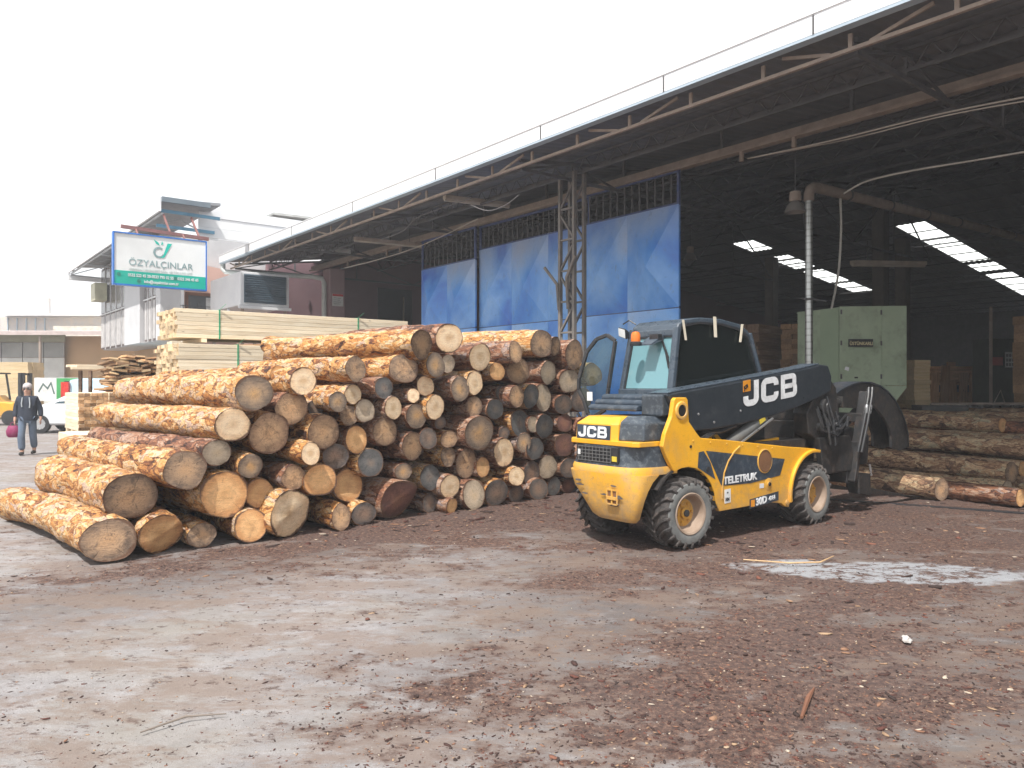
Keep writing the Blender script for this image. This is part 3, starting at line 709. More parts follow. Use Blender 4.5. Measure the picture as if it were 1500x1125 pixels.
# near side panel with wheel cut-outs
fa = arc(2.36, .37, .475, 180, 90, 8)          # inner edge of front arch
side = [(.62, .32), (1.0, .325), (1.5, .335), (1.72, .30), (1.80, .255), (1.87, .245), (1.885, .30)] + fa[1:] + [(2.43, .88), (2.2, .905), (1.90, .93), (1.5, .975), (1.10, 1.02), (.7, 1.065), (.32, 1.10), (.26, 1.15), (.19, 1.22), (.14, 1.27), (.13, 1.40),
       (.12, 1.49), (.10, 1.515), (-.06, 1.515), (-.085, 1.49), (-.12, 1.33), (-.215, 1.16), (-.25, 1.04), (-.19, .93), (-.10, .80)] + arc(.10, .34, .475, 112, 8, 8)
b = MB(); b.prism(side, 'xz', .035, .085)
b.build('side_panel', YEL, T, bevel=.008)
# bow over the front wheel
rings = []
for (x, z) in arc(2.36, .37, .475, 188, 78, 12):
    dx, dz = (x - 2.36) / .475, (z - .37) / .475
    rings.append([(x, .0, z), (x + dx * .035, .0, z + dz * .035), (x + dx * .035, .33, z + dz * .035), (x, .33, z)])
b = MB(); b.loft(rings); b.build('front_mudguard', YEL, T, smooth=True, bevel=.006)
rings = []
for (x, z) in arc(.10, .34, .475, 185, 2, 14):
    dx, dz = (x - .10) / .475, (z - .34) / .475
    rings.append([(x, .045, z), (x + dx * .022, .045, z + dz * .022), (x + dx * .022, .36, z + dz * .022), (x, .36, z)])
b = MB(); b.loft(rings[3:]); b.build('rear_wheel_arch', BLKD, T, smooth=True)
b = MB(); b.lathe([(.034, -.012), (.034, 0)], 'y', (1.83, .035, .30), 14); b.lathe([(.018, -.016), (.018, 0)], 'y', (1.83, .035, .30), 10)
b.build('step_pin', YELD, T)
# far side panel
b = MB(); b.prism([(-.1, .8), (.62, .8), (.62, .33), (1.87, .30), (1.9, .6), (2.1, .82), (2.43, .86), (1.9, .93), (1.1, 1.0), (.3, 1.1), (-.2, 1.1)], 'xz', 1.215, 1.265)
b.build('far_side_panel', YEL, T, bevel=.008)
# grey stripe decal, trims and openings on the near side (2-4 mm proud)
y1 = .0335
b = MB(); b.prism([(.285, .955), (.36, .965), (.47, .84), (.55, .66), (.40, .735), (.27, .80)], 'xz', y1 - .002, y1 + .001)
b.prism([(.40, .965), (1.78, .80), (1.69, .62), (1.15, .575), (.66, .585), (.64, .60)], 'xz', y1 - .002, y1 + .001)
b.build('grey_stripe', DGR, T)
b = MB()
crv = [(.66, .45), (.665, .60), (.69, .72), (.76, .84), (.86, .93), (.96, .985)]
for i in range(len(crv) - 1): b.bar((crv[i][0], y1 - .004, crv[i][1]), (crv[i + 1][0], y1 - .004, crv[i + 1][1]), .012, .014)
b.build('panel_trim', YELD, T)
b = MB(); b.lathe([(.125, -.012), (.135, -.008), (.135, .0)], 'y', (1.40, y1, .80), 24, cap=False); o = b.build('opening_rim', YELD, T, smooth=True)
b = MB(); b.lathe([(.0, .0), (.124, .0)], 'y', (1.40, y1 - .0045, .80), 24, cap=False); RSTY = worn('rusty_recess', (.22, .10, .04), (.12, .06, .03), rough=.8); b.build('opening_recess', RSTY, T)
b = MB(); b.lathe([(.0, -.012), (.03, -.012), (.03, -.004), (.068, -.002), (.072, .0)], 'y', (1.475, y1, .54), 20, cap=False); b.build('fuel_cap', YELD, T, smooth=True)
b = MB(); b.lathe([(0, -.02), (.020, -.018), (.026, 0)], 'y', (1.475, y1 - .004, .54), 12, cap=False); b.lathe([(0, -.01), (.028, -.008), (.03, 0)], 'y', (.43, y1, .775), 12, cap=False); b.build('cap_lock', BLK, T, smooth=True)
b = MB(); b.lathe([(.058, -.010), (.062, -.016), (.085, -.014), (.092, -.006), (.094, 0)], 'y', (.02, y1, 1.385), 28, cap=False); b.build('pivot_ring', YELD, T, smooth=True)
b = MB(); b.lathe([(0, -.006), (.056, -.006), (.06, -.003)], 'y', (.02, y1, 1.385), 24, cap=False); b.lathe([(0, -.008), (.015, -.007), (.016, 0)], 'y', (.16, y1, 1.02), 12, cap=False); b.build('pivot_hole', INK, T, smooth=True)
# lettering on the side
xd = (1, 0, 0); zd = (0, 0, 1)
lettering('TELETRUK', .105, WPT, (1, 0, .02), zd, (.675, y1 - .005, .60), T, offset=.0035, sx=1.18)
b = MB(); b.prism([(1.13, .40), (1.66, .445), (1.66, .335 + .01), (1.13, .30)], 'xz', y1 - .003, y1); b.build('model_plate', DGR, T)
lettering('30D', .105, WPT, (1, 0, .085), zd, (1.235, y1 - .006, .325), T, offset=.004, sx=1.1)
lettering('4X4', .065, WPT, (1, 0, .085), zd, (1.47, y1 - .006, .355), T, offset=.002, sx=1.1)
b = MB(); b.box(1.15, 1.215, y1 - .0065, y1 - .003, .318, .39); b.build('badge', ORG, T)
b = MB(); b.prism([(.70, .54), (.80, .545), (.80, .40), (.70, .395)], 'xz', y1 - .003, y1); b.box(1.31, 1.385, y1 - .003, y1, .505, .555); b.build('sticker', STC, T)
lettering('104', .05, INK, xd, zd, (.705, y1 - .005, .42), T, offset=.002, sx=.95)
lettering('dB', .022, INK, xd, zd, (.735, y1 - .005, .50), T)

# counterweight (yellow, rounded in plan, cut back under the rear)
def plan(z, xr, yn, yf, dx, xf, n=22):
    # outline from near-front round the back to far-front
    pts = []
    for i in range(n + 1):
        f = i / n; a = math.pi * f
        c, s = math.cos(a), math.sin(a); e = .42
        yy = (yn + yf) / 2 - (yf - yn) / 2 * (abs(c) ** e) * (1 if c > 0 else -1)
        xx = xf - (xf - xr) * (abs(s) ** .55)
        pts.append((xx, yy, z))
    return pts
b = MB()
rings = [plan(.29, -.50, .20, .70, 0, -.44), plan(.33, -.53, .16, .78, 0, -.44), plan(.50, -.565, .11, .93, 0, -.43), plan(.60, -.58, .09, 1.04, 0, -.40), plan(.69, -.595, .08, 1.09, 0, -.34), plan(.76, -.60, .07, 1.13, 0, -.26)]
b.loft(rings); b.build('counterweight', YELD, T, smooth=True, angle=50)
b = MB(); rings = [plan(.761, -.60, .07, 1.13, 0, -.0), plan(.80, -.60, .065, 1.14, 0, .0), plan(.835, -.585, .07, 1.13, 0, .0)]
b.loft(rings); b.build('counterweight_shoulder', YELD, T, smooth=True, angle=50)
# chipped paint and scrapes on the counterweight
rnd = random.Random(21); CHIP = worn('bare_scrape', (.12, .10, .09), rough=.7)
for k in range(9):
    yy = .26 + rnd.random() * .62; zz = .44 + rnd.random() * .30; w_ = .02 + rnd.random() * .05; h_ = .006 + rnd.random() * .012
    xr = -.602 if zz > .68 else (-.598 if zz > .6 else (-.586 if zz > .5 else -.572))
    b = MB(); b.v = [(xr, yy + w_ * math.cos(a) * (.7 + .5 * rnd.random()), zz + h_ * math.sin(a) * (.6 + .7 * rnd.random())) for a in [2 * math.pi * q / 7 for q in range(7)]]; b.f = [tuple(range(7))]
    b.build('paint_scrape', CHIP, T)
# tow pocket
b = MB(); b.box(-.578, -.50, .33, .46, .47, .60); b.build('tow_pocket', RSTY, T)
b = MB(); b.bar((-.586, .395, .465), (-.586, .395, .605), .016); b.bar((-.586, .33, .525), (-.586, .46, .525), .03); b.bar((-.583, .325, .465), (-.583, .325, .61), .014); b.bar((-.583, .465, .465), (-.583, .465, .61), .014)
b.bar((-.583, .325, .465), (-.583, .465, .465), .014); b.bar((-.583, .325, .607), (-.583, .465, .607), .014); b.build('tow_bar', YELD, T)
# grey belt with radiator grille
b = MB(); b.loft([plan(.836, -.575, .085, 1.14, 0, .05), plan(.89, -.55, .09, 1.13, 0, .05), plan(1.036, -.55, .09, 1.13, 0, .05)]); b.build('rear_belt', SCUF, T, smooth=True, angle=50)
b = MB(); b.box(-.572, -.54, .33, .93, .865, 1.02); b.build('radiator', BLK, T)
b = MB()
for k in range(10): yy = .42 + .052 * k; b.bar((-.580, yy, .865), (-.580, yy, 1.02), .006)
for k in range(5): zz = .872 + .035 * k; b.bar((-.582, .42, zz), (-.582, .90, zz), .006)
b.build('grille', worn('grille_wire', (.14, .14, .14), rough=.5), T)
b = MB(); b.box(-.579, -.572, .34, .405, .885, .935); b.build('warning_sticker', STY, T)
b = MB(); b.box(-.586, -.578, .86, .895, .925, .98); b.build('tail_lamp', STC, T)
# yellow hood with name plate
b = MB()
hp = lambda z, xr, yn, yf: [(.18, yn, z), (xr + .05, yn, z), (xr, yn + .05, z), (xr, yf - .09, z), (xr + .10, yf, z), (.18, yf, z)]
b.loft([hp(1.037, -.555, .10, 1.12), hp(1.085, -.555, .10, 1.12)]); b.build('hood_belt', YEL, T, bevel=.006)
b = MB(); b.loft([hp(1.08, -.545, .40, 1.06), hp(1.245, -.535, .40, 1.05), hp(1.315, -.45, .46, .98), hp(1.32, -.30, .52, .92)]); b.build('hood', YEL, T, bevel=.008)
b = MB(); b.loft([[(-.42, .125, 1.087), (.3, .125, 1.087), (.3, .40, 1.087), (-.50, .40, 1.087)], [(-.40, .14, 1.26), (.3, .14, 1.26), (.3, .40, 1.26), (-.47, .40, 1.27)], [(-.28, .22, 1.325), (.3, .22, 1.325), (.3, .41, 1.325), (-.36, .41, 1.33)]])
b.build('hood_side_cover', SCUF, T, bevel=.015)
b = MB(); b.loft([[(-.5492, .46, 1.09), (-.5492, .95, 1.09), (-.5412, .95, 1.232), (-.5412, .46, 1.232)], [(-.5522, .46, 1.09), (-.5522, .95, 1.09), (-.5442, .95, 1.232), (-.5442, .46, 1.232)]]); b.build('name_plate', DGR, T)
logo(T, (-.5562, .925, 1.105), (0, -1, 0), (.055, 0, 1), .115, 1.30)
# stepped louvre block behind the rear window and tank beside it
b = MB()
for k, (xr, z0, z1) in enumerate(((-.22, 1.37, 1.43), (-.12, 1.425, 1.485), (-.02, 1.48, 1.54))):
    b.loft([[(xr, .42, z0), (.36, .42, z0), (.36, 1.14, z0), (xr, 1.14, z0)], [(xr, .42, z1 - .025), (.36, .42, z1 - .025), (.36, 1.14, z1 - .025), (xr, 1.14, z1 - .025)], [(xr + .035, .42, z1), (.36, .42, z1), (.36, 1.14, z1), (xr + .035, 1.14, z1)]])
b.build('air_louvres', DGR, T, bevel=.012)
b = MB(); b.box(-.16, .22, .13, .41, 1.326, 1.545); b.build('side_box', SCUF, T, bevel=.02)

# cab ------------------------------------------------------------
cy0, cy1 = .40, 1.18
def cabring(x, z, i0=0, i1=0): return None
roofp = [(.40, 2.22), (.43, 2.29), (.52, 2.345), (.78, 2.38), (1.15, 2.38), (1.48, 2.34), (1.64, 2.27), (1.69, 2.20)]
b = MB(); rr = [[(x, cy0 + .05, z) for x, z in roofp], [(x, cy1 - .11, z) for x, z in roofp]]
low = [(x, z - .055) for x, z in roofp][::-1]
b.prism([(x, z) for x, z in roofp] + low, 'xz', cy0 + .02, cy1 - .09); b.build('cab_roof', CABM, T, smooth=True, bevel=.025)
b = MB()   # posts and sills
b.bar((.31, cy0 + .03, 1.53), (.415, cy0 + .03, 2.26), .06, .075, up=(0, 1, 0)); b.bar((.31, cy1 - .03, 1.53), (.415, cy1 - .10, 2.26), .06, .06, up=(0, 1, 0))
b.bar((1.66, cy0 + .04, 2.24), (1.84, cy0 + .03, 1.78), .05, .09, up=(0, 1, 0)); b.bar((1.84, cy0 + .03, 1.80), (1.90, cy0 + .03, 1.30), .05, .06, up=(0, 1, 0))
b.bar((1.66, cy1 - .11, 2.24), (1.84, cy1 - .03, 1.78), .05, .06, up=(0, 1, 0)); b.bar((1.84, cy1 - .03, 1.80), (1.90, cy1 - .03, 1.30), .05, .06, up=(0, 1, 0))
b.bar((.31, cy0, 1.56), (.31, cy1, 1.56), .06, .07); b.bar((.408, cy0 + .03, 2.205), (.408, cy1 - .1, 2.205), .04, .075); b.bar((1.84, cy0, 1.77), (1.84, cy1, 1.77), .04, .05)
b.build('cab_frame', CABM, T, bevel=.012)
b = MB(); b.box(.33, 1.95, cy0 + .01, cy1 - .01, .80, 1.30); b.box(.32, 1.88, cy0 - .0, cy0 + .04, 1.28, 1.56); b.box(1.84, 1.95, cy0 + .02, cy1 - .02, 1.2, 1.45); b.build('cab_base', BLK, T, bevel=.01)
# glazing
b = MB(); b.loft([[(.325, cy0 + .07, 1.60), (.325, cy1 - .075, 1.60), (.405, cy1 - .135, 2.16), (.405, cy0 + .07, 2.16)], [(.332, cy0 + .07, 1.60), (.332, cy1 - .075, 1.60), (.412, cy1 - .135, 2.16), (.412, cy0 + .07, 2.16)]]); b.build('rear_window', GLR, T)
sg = [(.37, 1.55), (.445, 2.21), (.50, 2.275), (.78, 2.32), (1.15, 2.32), (1.50, 2.27), (1.63, 2.19), (1.81, 1.78), (1.83, 1.56)]
b = MB(); b.prism(sg, 'xz', cy0 + .035, cy0 + .042); b.build('side_window', GLS, T)
fr = MB()
for i in range(len(sg) - 1): fr.bar((sg[i][0], cy0 + .03, sg[i][1]), (sg[i + 1][0], cy0 + .03, sg[i + 1][1]), .022, .028, up=(0, 1, 0))
fr.build('window_seal', BLK, T)
b = MB(); b.loft([[(1.675, cy0 + .07, 2.20), (1.675, cy1 - .14, 2.20), (1.855, cy1 - .06, 1.80), (1.855, cy0 + .07, 1.80)], [(1.682, cy0 + .07, 2.20), (1.682, cy1 - .14, 2.20), (1.862, cy1 - .06, 1.80), (1.862, cy0 + .07, 1.80)]]); b.build('windscreen', GLS, T)
# window rubber on the rear pane
rw = [(.318, cy0 + .065, 1.59), (.318, cy1 - .07, 1.59), (.400, cy1 - .13, 2.165), (.400, cy0 + .065, 2.165)]
b = MB()
for i in range(4): b.bar(rw[i], rw[(i + 1) % 4], .018, .022)
b.build('window_seal', BLK, T)
# inside: seat, steering wheel, screen rack
b = MB(); b.box(.62, .74, .62, .98, 1.30, 1.98); b.box(.62, 1.12, .60, 1.0, 1.30, 1.44); b.box(.65, .72, .70, .90, 1.98, 2.12); b.build('driver_seat', BLK, T, bevel=.03)
b = MB(); pts = [(1.32 + .04 * math.sin(a), .80 + .17 * math.cos(a), 1.66 + .10 * math.sin(a)) for a in [2 * math.pi * k / 20 for k in range(21)]]
b.tube(pts, .013, 6); b.tube([(1.32, .80, 1.66), (1.55, .80, 1.42)], .02, 6); b.bar((1.32, .65, 1.66), (1.32, .95, 1.66), .02); b.build('steering_wheel', BLK, T, smooth=True)
b = MB(); b.box(1.45, 1.66, .48, 1.1, 1.3, 1.56); b.build('dashboard', BLK, T, bevel=.02)
b = MB(); pts = [(.46, 1.06, 1.60), (.48, 1.06, 1.85), (.52, 1.02, 2.05), (.56, .95, 2.17)]; b.tube(pts, .03, 8); b.build('inner_pillar', BLK, T, smooth=True)
b = MB()
for k in range(6): b.lathe([(0, -.006), (.010, -.005), (.012, 0)], 'y', (.2 + .27 * k, y1, 1.075 - .028 * k), 8, cap=False)
o = b.build('panel_bolt', YELD, T); o['kind'] = 'stuff'
# tape strips over the side window top
for (x, z0, z1, l, w_) in ((.49, 2.34, 2.12, .03, .035), (1.02, 2.40, 2.17, 0, .05), (1.52, 2.34, 2.13, -.06, .04)):
    b = MB(); b.loft([[(x - w_ / 2, cy0 + .01, z0), (x + w_ / 2, cy0 + .01, z0), (x + w_ / 2, cy0 + .014, z0), (x - w_ / 2, cy0 + .014, z0)], [(x - w_ / 2 + l, cy0 - .004, z1), (x + w_ / 2 + l, cy0 - .004, z1), (x + w_ / 2 + l, cy0 + .0, z1), (x - w_ / 2 + l, cy0 + .0, z1)]])
    b.build('tape_strip', TAPE, T)
# amber beacon and its bracket, wiper, work lamp
b = MB(); b.prism([(.40, 2.19), (.20, 2.08), (.20, 2.065), (.40, 2.13)], 'xz', .60, .78); b.build('beacon_bracket', CABM, T)
b = MB(); b.lathe([(0, -.01), (.062, -.01), (.066, .0), (.064, .03), (.05, .036), (0, .036)], 'z', (.17, .80, 2.075), 20, cap=False); bc = b.build('beacon', BLK, T, smooth=True)
t = NT('amber_lens'); t.setp((.85, .22, .03), .25); t.b.inputs['Transmission Weight'].default_value = .25; t.b.inputs['Subsurface Weight'].default_value = .0; AMB = t.m
b = MB(); b.lathe([(.05, .036), (.053, .06), (.05, .11), (.04, .135), (.02, .145), (0, .146)], 'z', (.17, .80, 2.075), 20, cap=False); b.build('beacon_lens', AMB, bc, smooth=True)
b = MB(); b.bar((.375, .62, 2.16), (.355, .50, 1.93), .012, .02); b.bar((.35, .525, 1.99), (.335, .47, 1.82), .012, .03); b.box(.30, .37, .60, .72, 2.12, 2.19); b.build('wiper', BLK, T)
b = MB(); b.loft([[(.30, 1.07, 2.15), (.30, 1.19, 2.19), (.28, 1.18, 2.30), (.28, 1.06, 2.27)], [(.38, 1.09, 2.17), (.38, 1.16, 2.19), (.36, 1.15, 2.26), (.36, 1.08, 2.24)]]); wl = b.build('work_lamp', BLK, T, bevel=.01)
b = MB(); b.loft([[(.296, 1.08, 2.163), (.296, 1.18, 2.197), (.277, 1.17, 2.285), (.277, 1.07, 2.258)], [(.293, 1.08, 2.163), (.293, 1.18, 2.197), (.274, 1.17, 2.285), (.274, 1.07, 2.258)]]); b.build('lamp_glass', STC, wl)
b = MB(); b.tube([(.38, 1.0, 2.32), (.36, 1.08, 2.37), (.34, 1.16, 2.33)], .008, 6); b.build('lamp_cable', BLK, T)
# open door swung out from the far side
dr = [(.12, 1.17, 1.60), (.14, 1.08, 2.13), (.12, 1.19, 2.20), (.09, 1.33, 2.16), (.06, 1.46, 2.02), (.03, 1.56, 1.72), (.03, 1.565, 1.58), (.05, 1.50, 1.46), (.06, 1.44, 1.30), (.08, 1.38, 1.27), (.10, 1.20, 1.36)]
b = MB(); n = len(dr)
for i in range(n): b.bar(dr[i], dr[(i + 1) % n], .035, .042)
dd = b.build('open_door', BLK, T, bevel=.008)
b = MB(); b.f = [tuple(range(n))]; b.v = list(dr); b.build('door_glass', GLS, dd)
b = MB(); q = (.058, 1.40, 1.50); b.loft([[(.055, 1.36, 1.46), (.047, 1.44, 1.46), (.045, 1.44, 1.56), (.053, 1.36, 1.56)], [(.052, 1.36, 1.46), (.044, 1.44, 1.46), (.042, 1.44, 1.56), (.050, 1.36, 1.56)]]); b.build('door_sticker', STC, dd)

# boom ------------------------------------------------------------
byn, byf = .09, .37
bm_prof = [(-.13, 1.545), (.02, 1.565), (1.5, 1.735), (2.30, 1.835), (2.62, 1.885), (2.78, 1.875), (2.86, 1.74), (2.84, 1.56), (2.55, 1.475), (2.15, 1.38), (1.6, 1.28), (1.1, 1.215), (.55, 1.17), (.28, 1.165), (.12, 1.22), (.0, 1.32)]
b = MB(); b.prism(bm_prof, 'xz', byn, byf); b.build('boom', worn('boom_black', (.020, .026, .033), (.028, .034, .042), rough=.35, dirt=(.09, .095, .10), dirt_amt=.3, scale=3, bump=.05), T, bevel=.018)
b = MB(); b.prism([(-.10, 1.552), (.02, 1.570), (1.5, 1.740), (2.30, 1.840), (2.60, 1.888), (2.60, 1.900), (2.30, 1.853), (1.5, 1.753), (.02, 1.583), (-.10, 1.565)], 'xz', byn + .015, byf - .015); b.build('boom_top_sheen', CABM, T, bevel=.004)  # paler strip paints the sky highlight along the boom top
yb = byn - .002
logo(T, (1.09, yb - .003, 1.395), (1, 0, .115), (0, 0, 1), .275, 1.30)
b = MB(); b.prism([(1.09, 1.56), (1.22, 1.575), (1.22, 1.70), (1.09, 1.683)], 'xz', yb - .003, yb); b.build('badge', ORG, T)
lettering('JCB', .05, INK, (1, 0, .5), (-.3, 0, 1), (1.105, yb - .005, 1.585), T, offset=.003)
b = MB()
for (x, z) in ((.35, 1.34), (1.05, 1.36), (.60, 1.25)): b.lathe([(0, -.01), (.012, -.008), (.014, 0)], 'y', (x, byn, z), 8, cap=False)
b.build('boom_bolt', CHR, T)
# lift cylinder, hoses, inner well
b = MB(); b.box(.4, 2.3, .10, .42, .82, 1.0); b.build('boom_well', BLKD, T)
b = MB(); b.prism([(1.2, .98), (1.92, 1.03), (1.92, .92), (1.05, .96)], 'xz', .20, .24); b.prism([(.45, 1.06), (.9, 1.10), (1.0, 1.02), (.45, 1.0)], 'xz', .28, .32); b.build('inner_plate', YEL, T)
b = MB(); b.tube([(.88, .16, .98), (1.55, .16, 1.27)], .062, 16); b.tube([(.80, .16, .95), (.90, .16, .99)], .075, 12); lc = b.build('lift_cylinder', worn('cylinder_grey', (.13, .135, .135), (.08, .08, .08), rough=.5, dirt=(.2, .18, .15)), T, smooth=True)
b = MB(); b.tube([(1.55, .16, 1.27), (1.82, .16, 1.385)], .03, 12); b.build('piston_rod', CHR, lc, smooth=True)
b = MB(); b.tube([(.95, .10, .96), (1.65, .10, 1.26)], .014, 8); b.build('cylinder_pipe', CHR, lc, smooth=True)
b = MB(); b.bar((1.40, .096, 1.225), (1.50, .096, 1.268), .006, .05); b.build('cylinder_label', STY, lc)
b = MB()
for k in range(4):
    o_ = .03 * k; b.tube([(.10 + o_, .06, 1.30 - o_), (.14 + o_, .05, 1.15 - o_ * .5), (.32 + o_, .06, 1.08), (.50 + o_, .09, 1.13), (.62, .12, 1.10), (.66 + o_, .14, 1.0)], .014, 6)
b.tube([(.45, .14, 1.16), (.75, .13, 1.14), (1.0, .12, 1.20)], .022, 8); b.build('hydraulic_hose', BLK, T, smooth=True)

# carriage, clamp and forks at the boom nose ------------------------
b = MB()
b.prism([(2.55, 1.50), (2.90, 1.72), (3.05, 1.60), (3.10, 1.30), (2.95, 1.05), (2.70, .95), (2.45, 1.05), (2.40, 1.30)], 'xz', .14, .34)
b.box(2.5, 2.95, .38, .95, .70, 1.20); b.box(2.55, 3.05, .30, 1.0, 1.20, 1.35)
b.prism([(2.6, 1.0), (3.3, 1.0), (3.45, .55), (2.7, .55)], 'xz', .10, .18); b.prism([(2.6, 1.0), (3.3, 1.0), (3.45, .55), (2.7, .55)], 'xz', .95, 1.03)
b.build('boom_nose', BLKD, T, bevel=.015)
b = MB()
for (x, y, z, r_, l) in ((2.75, .10, 1.38, .09, .1), (2.95, .10, 1.15, .07, .1), (2.65, .12, 1.12, .06, .08), (3.1, .16, .95, .06, .1)): b.lathe([(0, 0), (r_ * .5, 0), (r_ * .55, .012), (r_, .015), (r_, l)], 'y', (x, y - .04, z), 14)
b.build('knuckle_pin', BLK, T, smooth=True)
b = MB(); rnd = random.Random(4)
for k in range(9):
    x0 = 2.45 + rnd.random() * .5; x1 = 2.7 + rnd.random() * .6; z0 = 1.55 - rnd.random() * .3; z1 = 1.0 + rnd.random() * .3; yy = .06 + rnd.random() * .08
    b.tube([(x0, yy, z0), (x0 + .05, yy - .05, z0 - .25), ((x0 + x1) / 2, yy - .07, z1 - .12), (x1, yy, z1)], .013, 6)
b.build('nose_hoses', BLK, T, smooth=True)
# upright frame
b = MB(); ym = (.05, 1.20)
for y in ym:
    b.bar((3.32, y + .04, .42), (3.62, y + .04, 1.55), .07, .11, up=(0, 1, 0))
for z, x in ((.46, 3.36), (.86, 3.44), (1.22, 3.54)): b.bar((x, .06, z), (x, 1.22, z), .08, .12)
b.box(3.25, 3.36, .12, 1.15, .40, .62); b.prism([(2.75, .86), (3.40, .90), (3.44, .78), (2.80, .70)], 'xz', .16, .22)
b.prism([(3.42, .52), (3.70, .50), (3.72, .22), (3.42, .26)], 'xz', .05, .20); b.prism([(3.42, .52), (3.70, .50), (3.72, .22), (3.42, .26)], 'xz', 1.05, 1.20)
b.build('fork_carriage', BLKD, T, bevel=.01)
b = MB()
for k, y in enumerate((.0, -.03)):
    b.tube([(3.30 + .03 * k, y, .80), (3.42 + .03 * k, y - .01, 1.15), (3.55 + .03 * k, y, 1.50), (3.60 + .03 * k, y + .02, 1.60), (3.68, y + .05, 1.60), (3.70, y + .06, 1.50)], .017, 8)
b.build('mast_hose', BLK, T, smooth=True)
b = MB()
for k in range(2):
    b.tube([(3.475 + .035 * k, -.005 - .03 * k, 1.28), (3.51 + .035 * k, -.003 - .03 * k, 1.385)], .021, 8)
b.tube([(3.62, .02, .62), (3.66, .02, .48)], .014, 8); b.build('hose_sleeve', CHR, T, smooth=True)
# clamp arm: broad curved plate arching over the load
arcp = [(3.30, 1.48), (3.5, 1.56), (3.75, 1.63), (4.0, 1.665), (4.25, 1.66), (4.5, 1.615), (4.72, 1.53), (4.9, 1.42), (5.08, 1.26), (5.22, 1.08), (5.30, .90), (5.30, .74)]
inn = [(5.08, .70), (4.82, .76), (4.82, .92), (4.74, 1.06), (4.60, 1.19), (4.42, 1.31), (4.20, 1.40), (3.9, 1.45), (3.6, 1.43), (3.34, 1.38)]
for y0_, y1_ in ((.34, .38), (.60, .64)):
    b = MB(); b.prism(arcp + inn, 'xz', y0_, y1_); ca_ = b.build('clamp_arm', BLKD, T, bevel=.008)
b = MB(); rings = []
for (x, z) in arcp: rings.append([(x, .33, z), (x, .33, z + .02), (x, .65, z + .02), (x, .65, z)])
b.loft(rings); b.build('clamp_back', worn('clamp_blue_black', (.035, .043, .058), (.022, .026, .032), rough=.45, dirt=(.14, .12, .10), dirt_amt=.5, scale=4), T, smooth=True)
b = MB(); b.bar((3.35, .28, 1.42), (3.75, .28, 1.40), .1, .14); b.tube([(2.95, .3, 1.42), (3.5, .3, 1.40)], .06, 12); b.build('clamp_link', BLKD, T)
b = MB(); b.tube([(3.75, .52, 1.02), (4.25, .52, .88), (4.36, .52, .56)], [.10, .15, .07], 14); b.tube([(3.55, .52, .95), (3.9, .52, 1.10), (4.2, .52, 1.28)], .055, 12); b.build('clamp_cylinder', BLK, T, smooth=True)
# forks
for y in (.28, .92):
    b = MB(); b.prism([(3.62, .70), (3.72, .70), (3.72, .33), (4.2, .235), (5.1, .07), (5.55, .02), (5.50, .008), (4.2, .17), (3.70, .25), (3.62, .30)], 'xz', y - .06, y + .06); b.build('fork', BLKD, T, bevel=.004)
# ============================================================ HALL (local x = v into the hall, y = u along the front, z up)
STL = worn('dusty_steel', (.34, .27, .22), (.24, .19, .16), rough=.7, dirt=(.42, .33, .25), dirt_amt=.6, scale=4)
STB = worn('dark_steel', (.11, .105, .11), (.075, .075, .08), rough=.65, dirt=(.13, .11, .09), dirt_amt=.5, scale=4)
SHT = worn('roof_sheet_underside', (.17, .175, .19), (.12, .125, .14), rough=.6, dirt=(.16, .13, .10), dirt_amt=.5, scale=1.2, stretch=(.3, 1, 1))
WHT = worn('white_sheet', (.80, .81, .82), (.72, .73, .75), rough=.45, scale=1.5)
WHB = worn('pale_blue_sheet', (.40, .48, .55), (.34, .42, .48), rough=.45, scale=1.5)
PNK = worn('pink_render', (.68, .45, .38), (.62, .40, .34), rough=.9, dirt=(.35, .24, .2), dirt_amt=.3, scale=1.0, bump=.2)
PNKS = worn('shaded_pink_render', (.22, .13, .14), (.18, .105, .12), rough=.9, scale=1.0, bump=.2)  # same pink render with canopy shade put into its colour
DRK = worn('black_void', (.012, .012, .014), rough=.9)
hall = thing('timber_hall', 'long timber hall with lattice roof, wide canopy and blue sliding doors', 'building', (0, 0, 0), BROT)
def zr(v): return 5.87 + .127 * (v - 8.6) if v <= 26 else 8.08 - .127 * (v - 26)
def sheet(name, u0, u1, v0, v1, mat, lift=0.0, amp=.018, pitch=.21):
    n = max(2, int((u1 - u0) / pitch * 4)); us = np.linspace(u0, u1, n + 1)
    w = amp * np.sin(us / pitch * 2 * np.pi)
    V = [(v, u, zr(v) + lift + w_) for v in (v0, v1) for u, w_ in zip(us, w)]
    V2 = [(a, b_, c - .012) for a, b_, c in V]; m = n + 1
    F = [(i, i + 1, m + i + 1, m + i) for i in range(n)] + [(2 * m + i, 3 * m + i, 3 * m + i + 1, 2 * m + i + 1) for i in range(n)]
    me = bpy.data.meshes.new(name); me.from_pydata(V + V2, [], F); me.materials.append(mat)
    me.polygons.foreach_set('use_smooth', [True] * len(me.polygons))
    return obj(name, me, hall)
UL, UE = -6.0, 28.0
sheet('roof', UL, 26.9, 8.6, 12.4, SHT); sheet('roof', UL, UE, 12.4, 26, SHT)
t = NT('skylight_sheet'); t.t.nodes.remove(t.b)
tl = t.n('ShaderNodeBsdfTranslucent'); tl.inputs[0].default_value = (.93, .94, .92, 1); tp = t.n('ShaderNodeBsdfTransparent'); tp.inputs[0].default_value = (.95, .97, .97, 1)
mx = t.n('ShaderNodeMixShader'); mx.inputs[0].default_value = .45; t.l(tl.outputs[0], mx.inputs[1]); t.l(tp.outputs[0], mx.inputs[2]); t.l(mx.outputs[0], t.out.inputs[0]); SKL = t.m
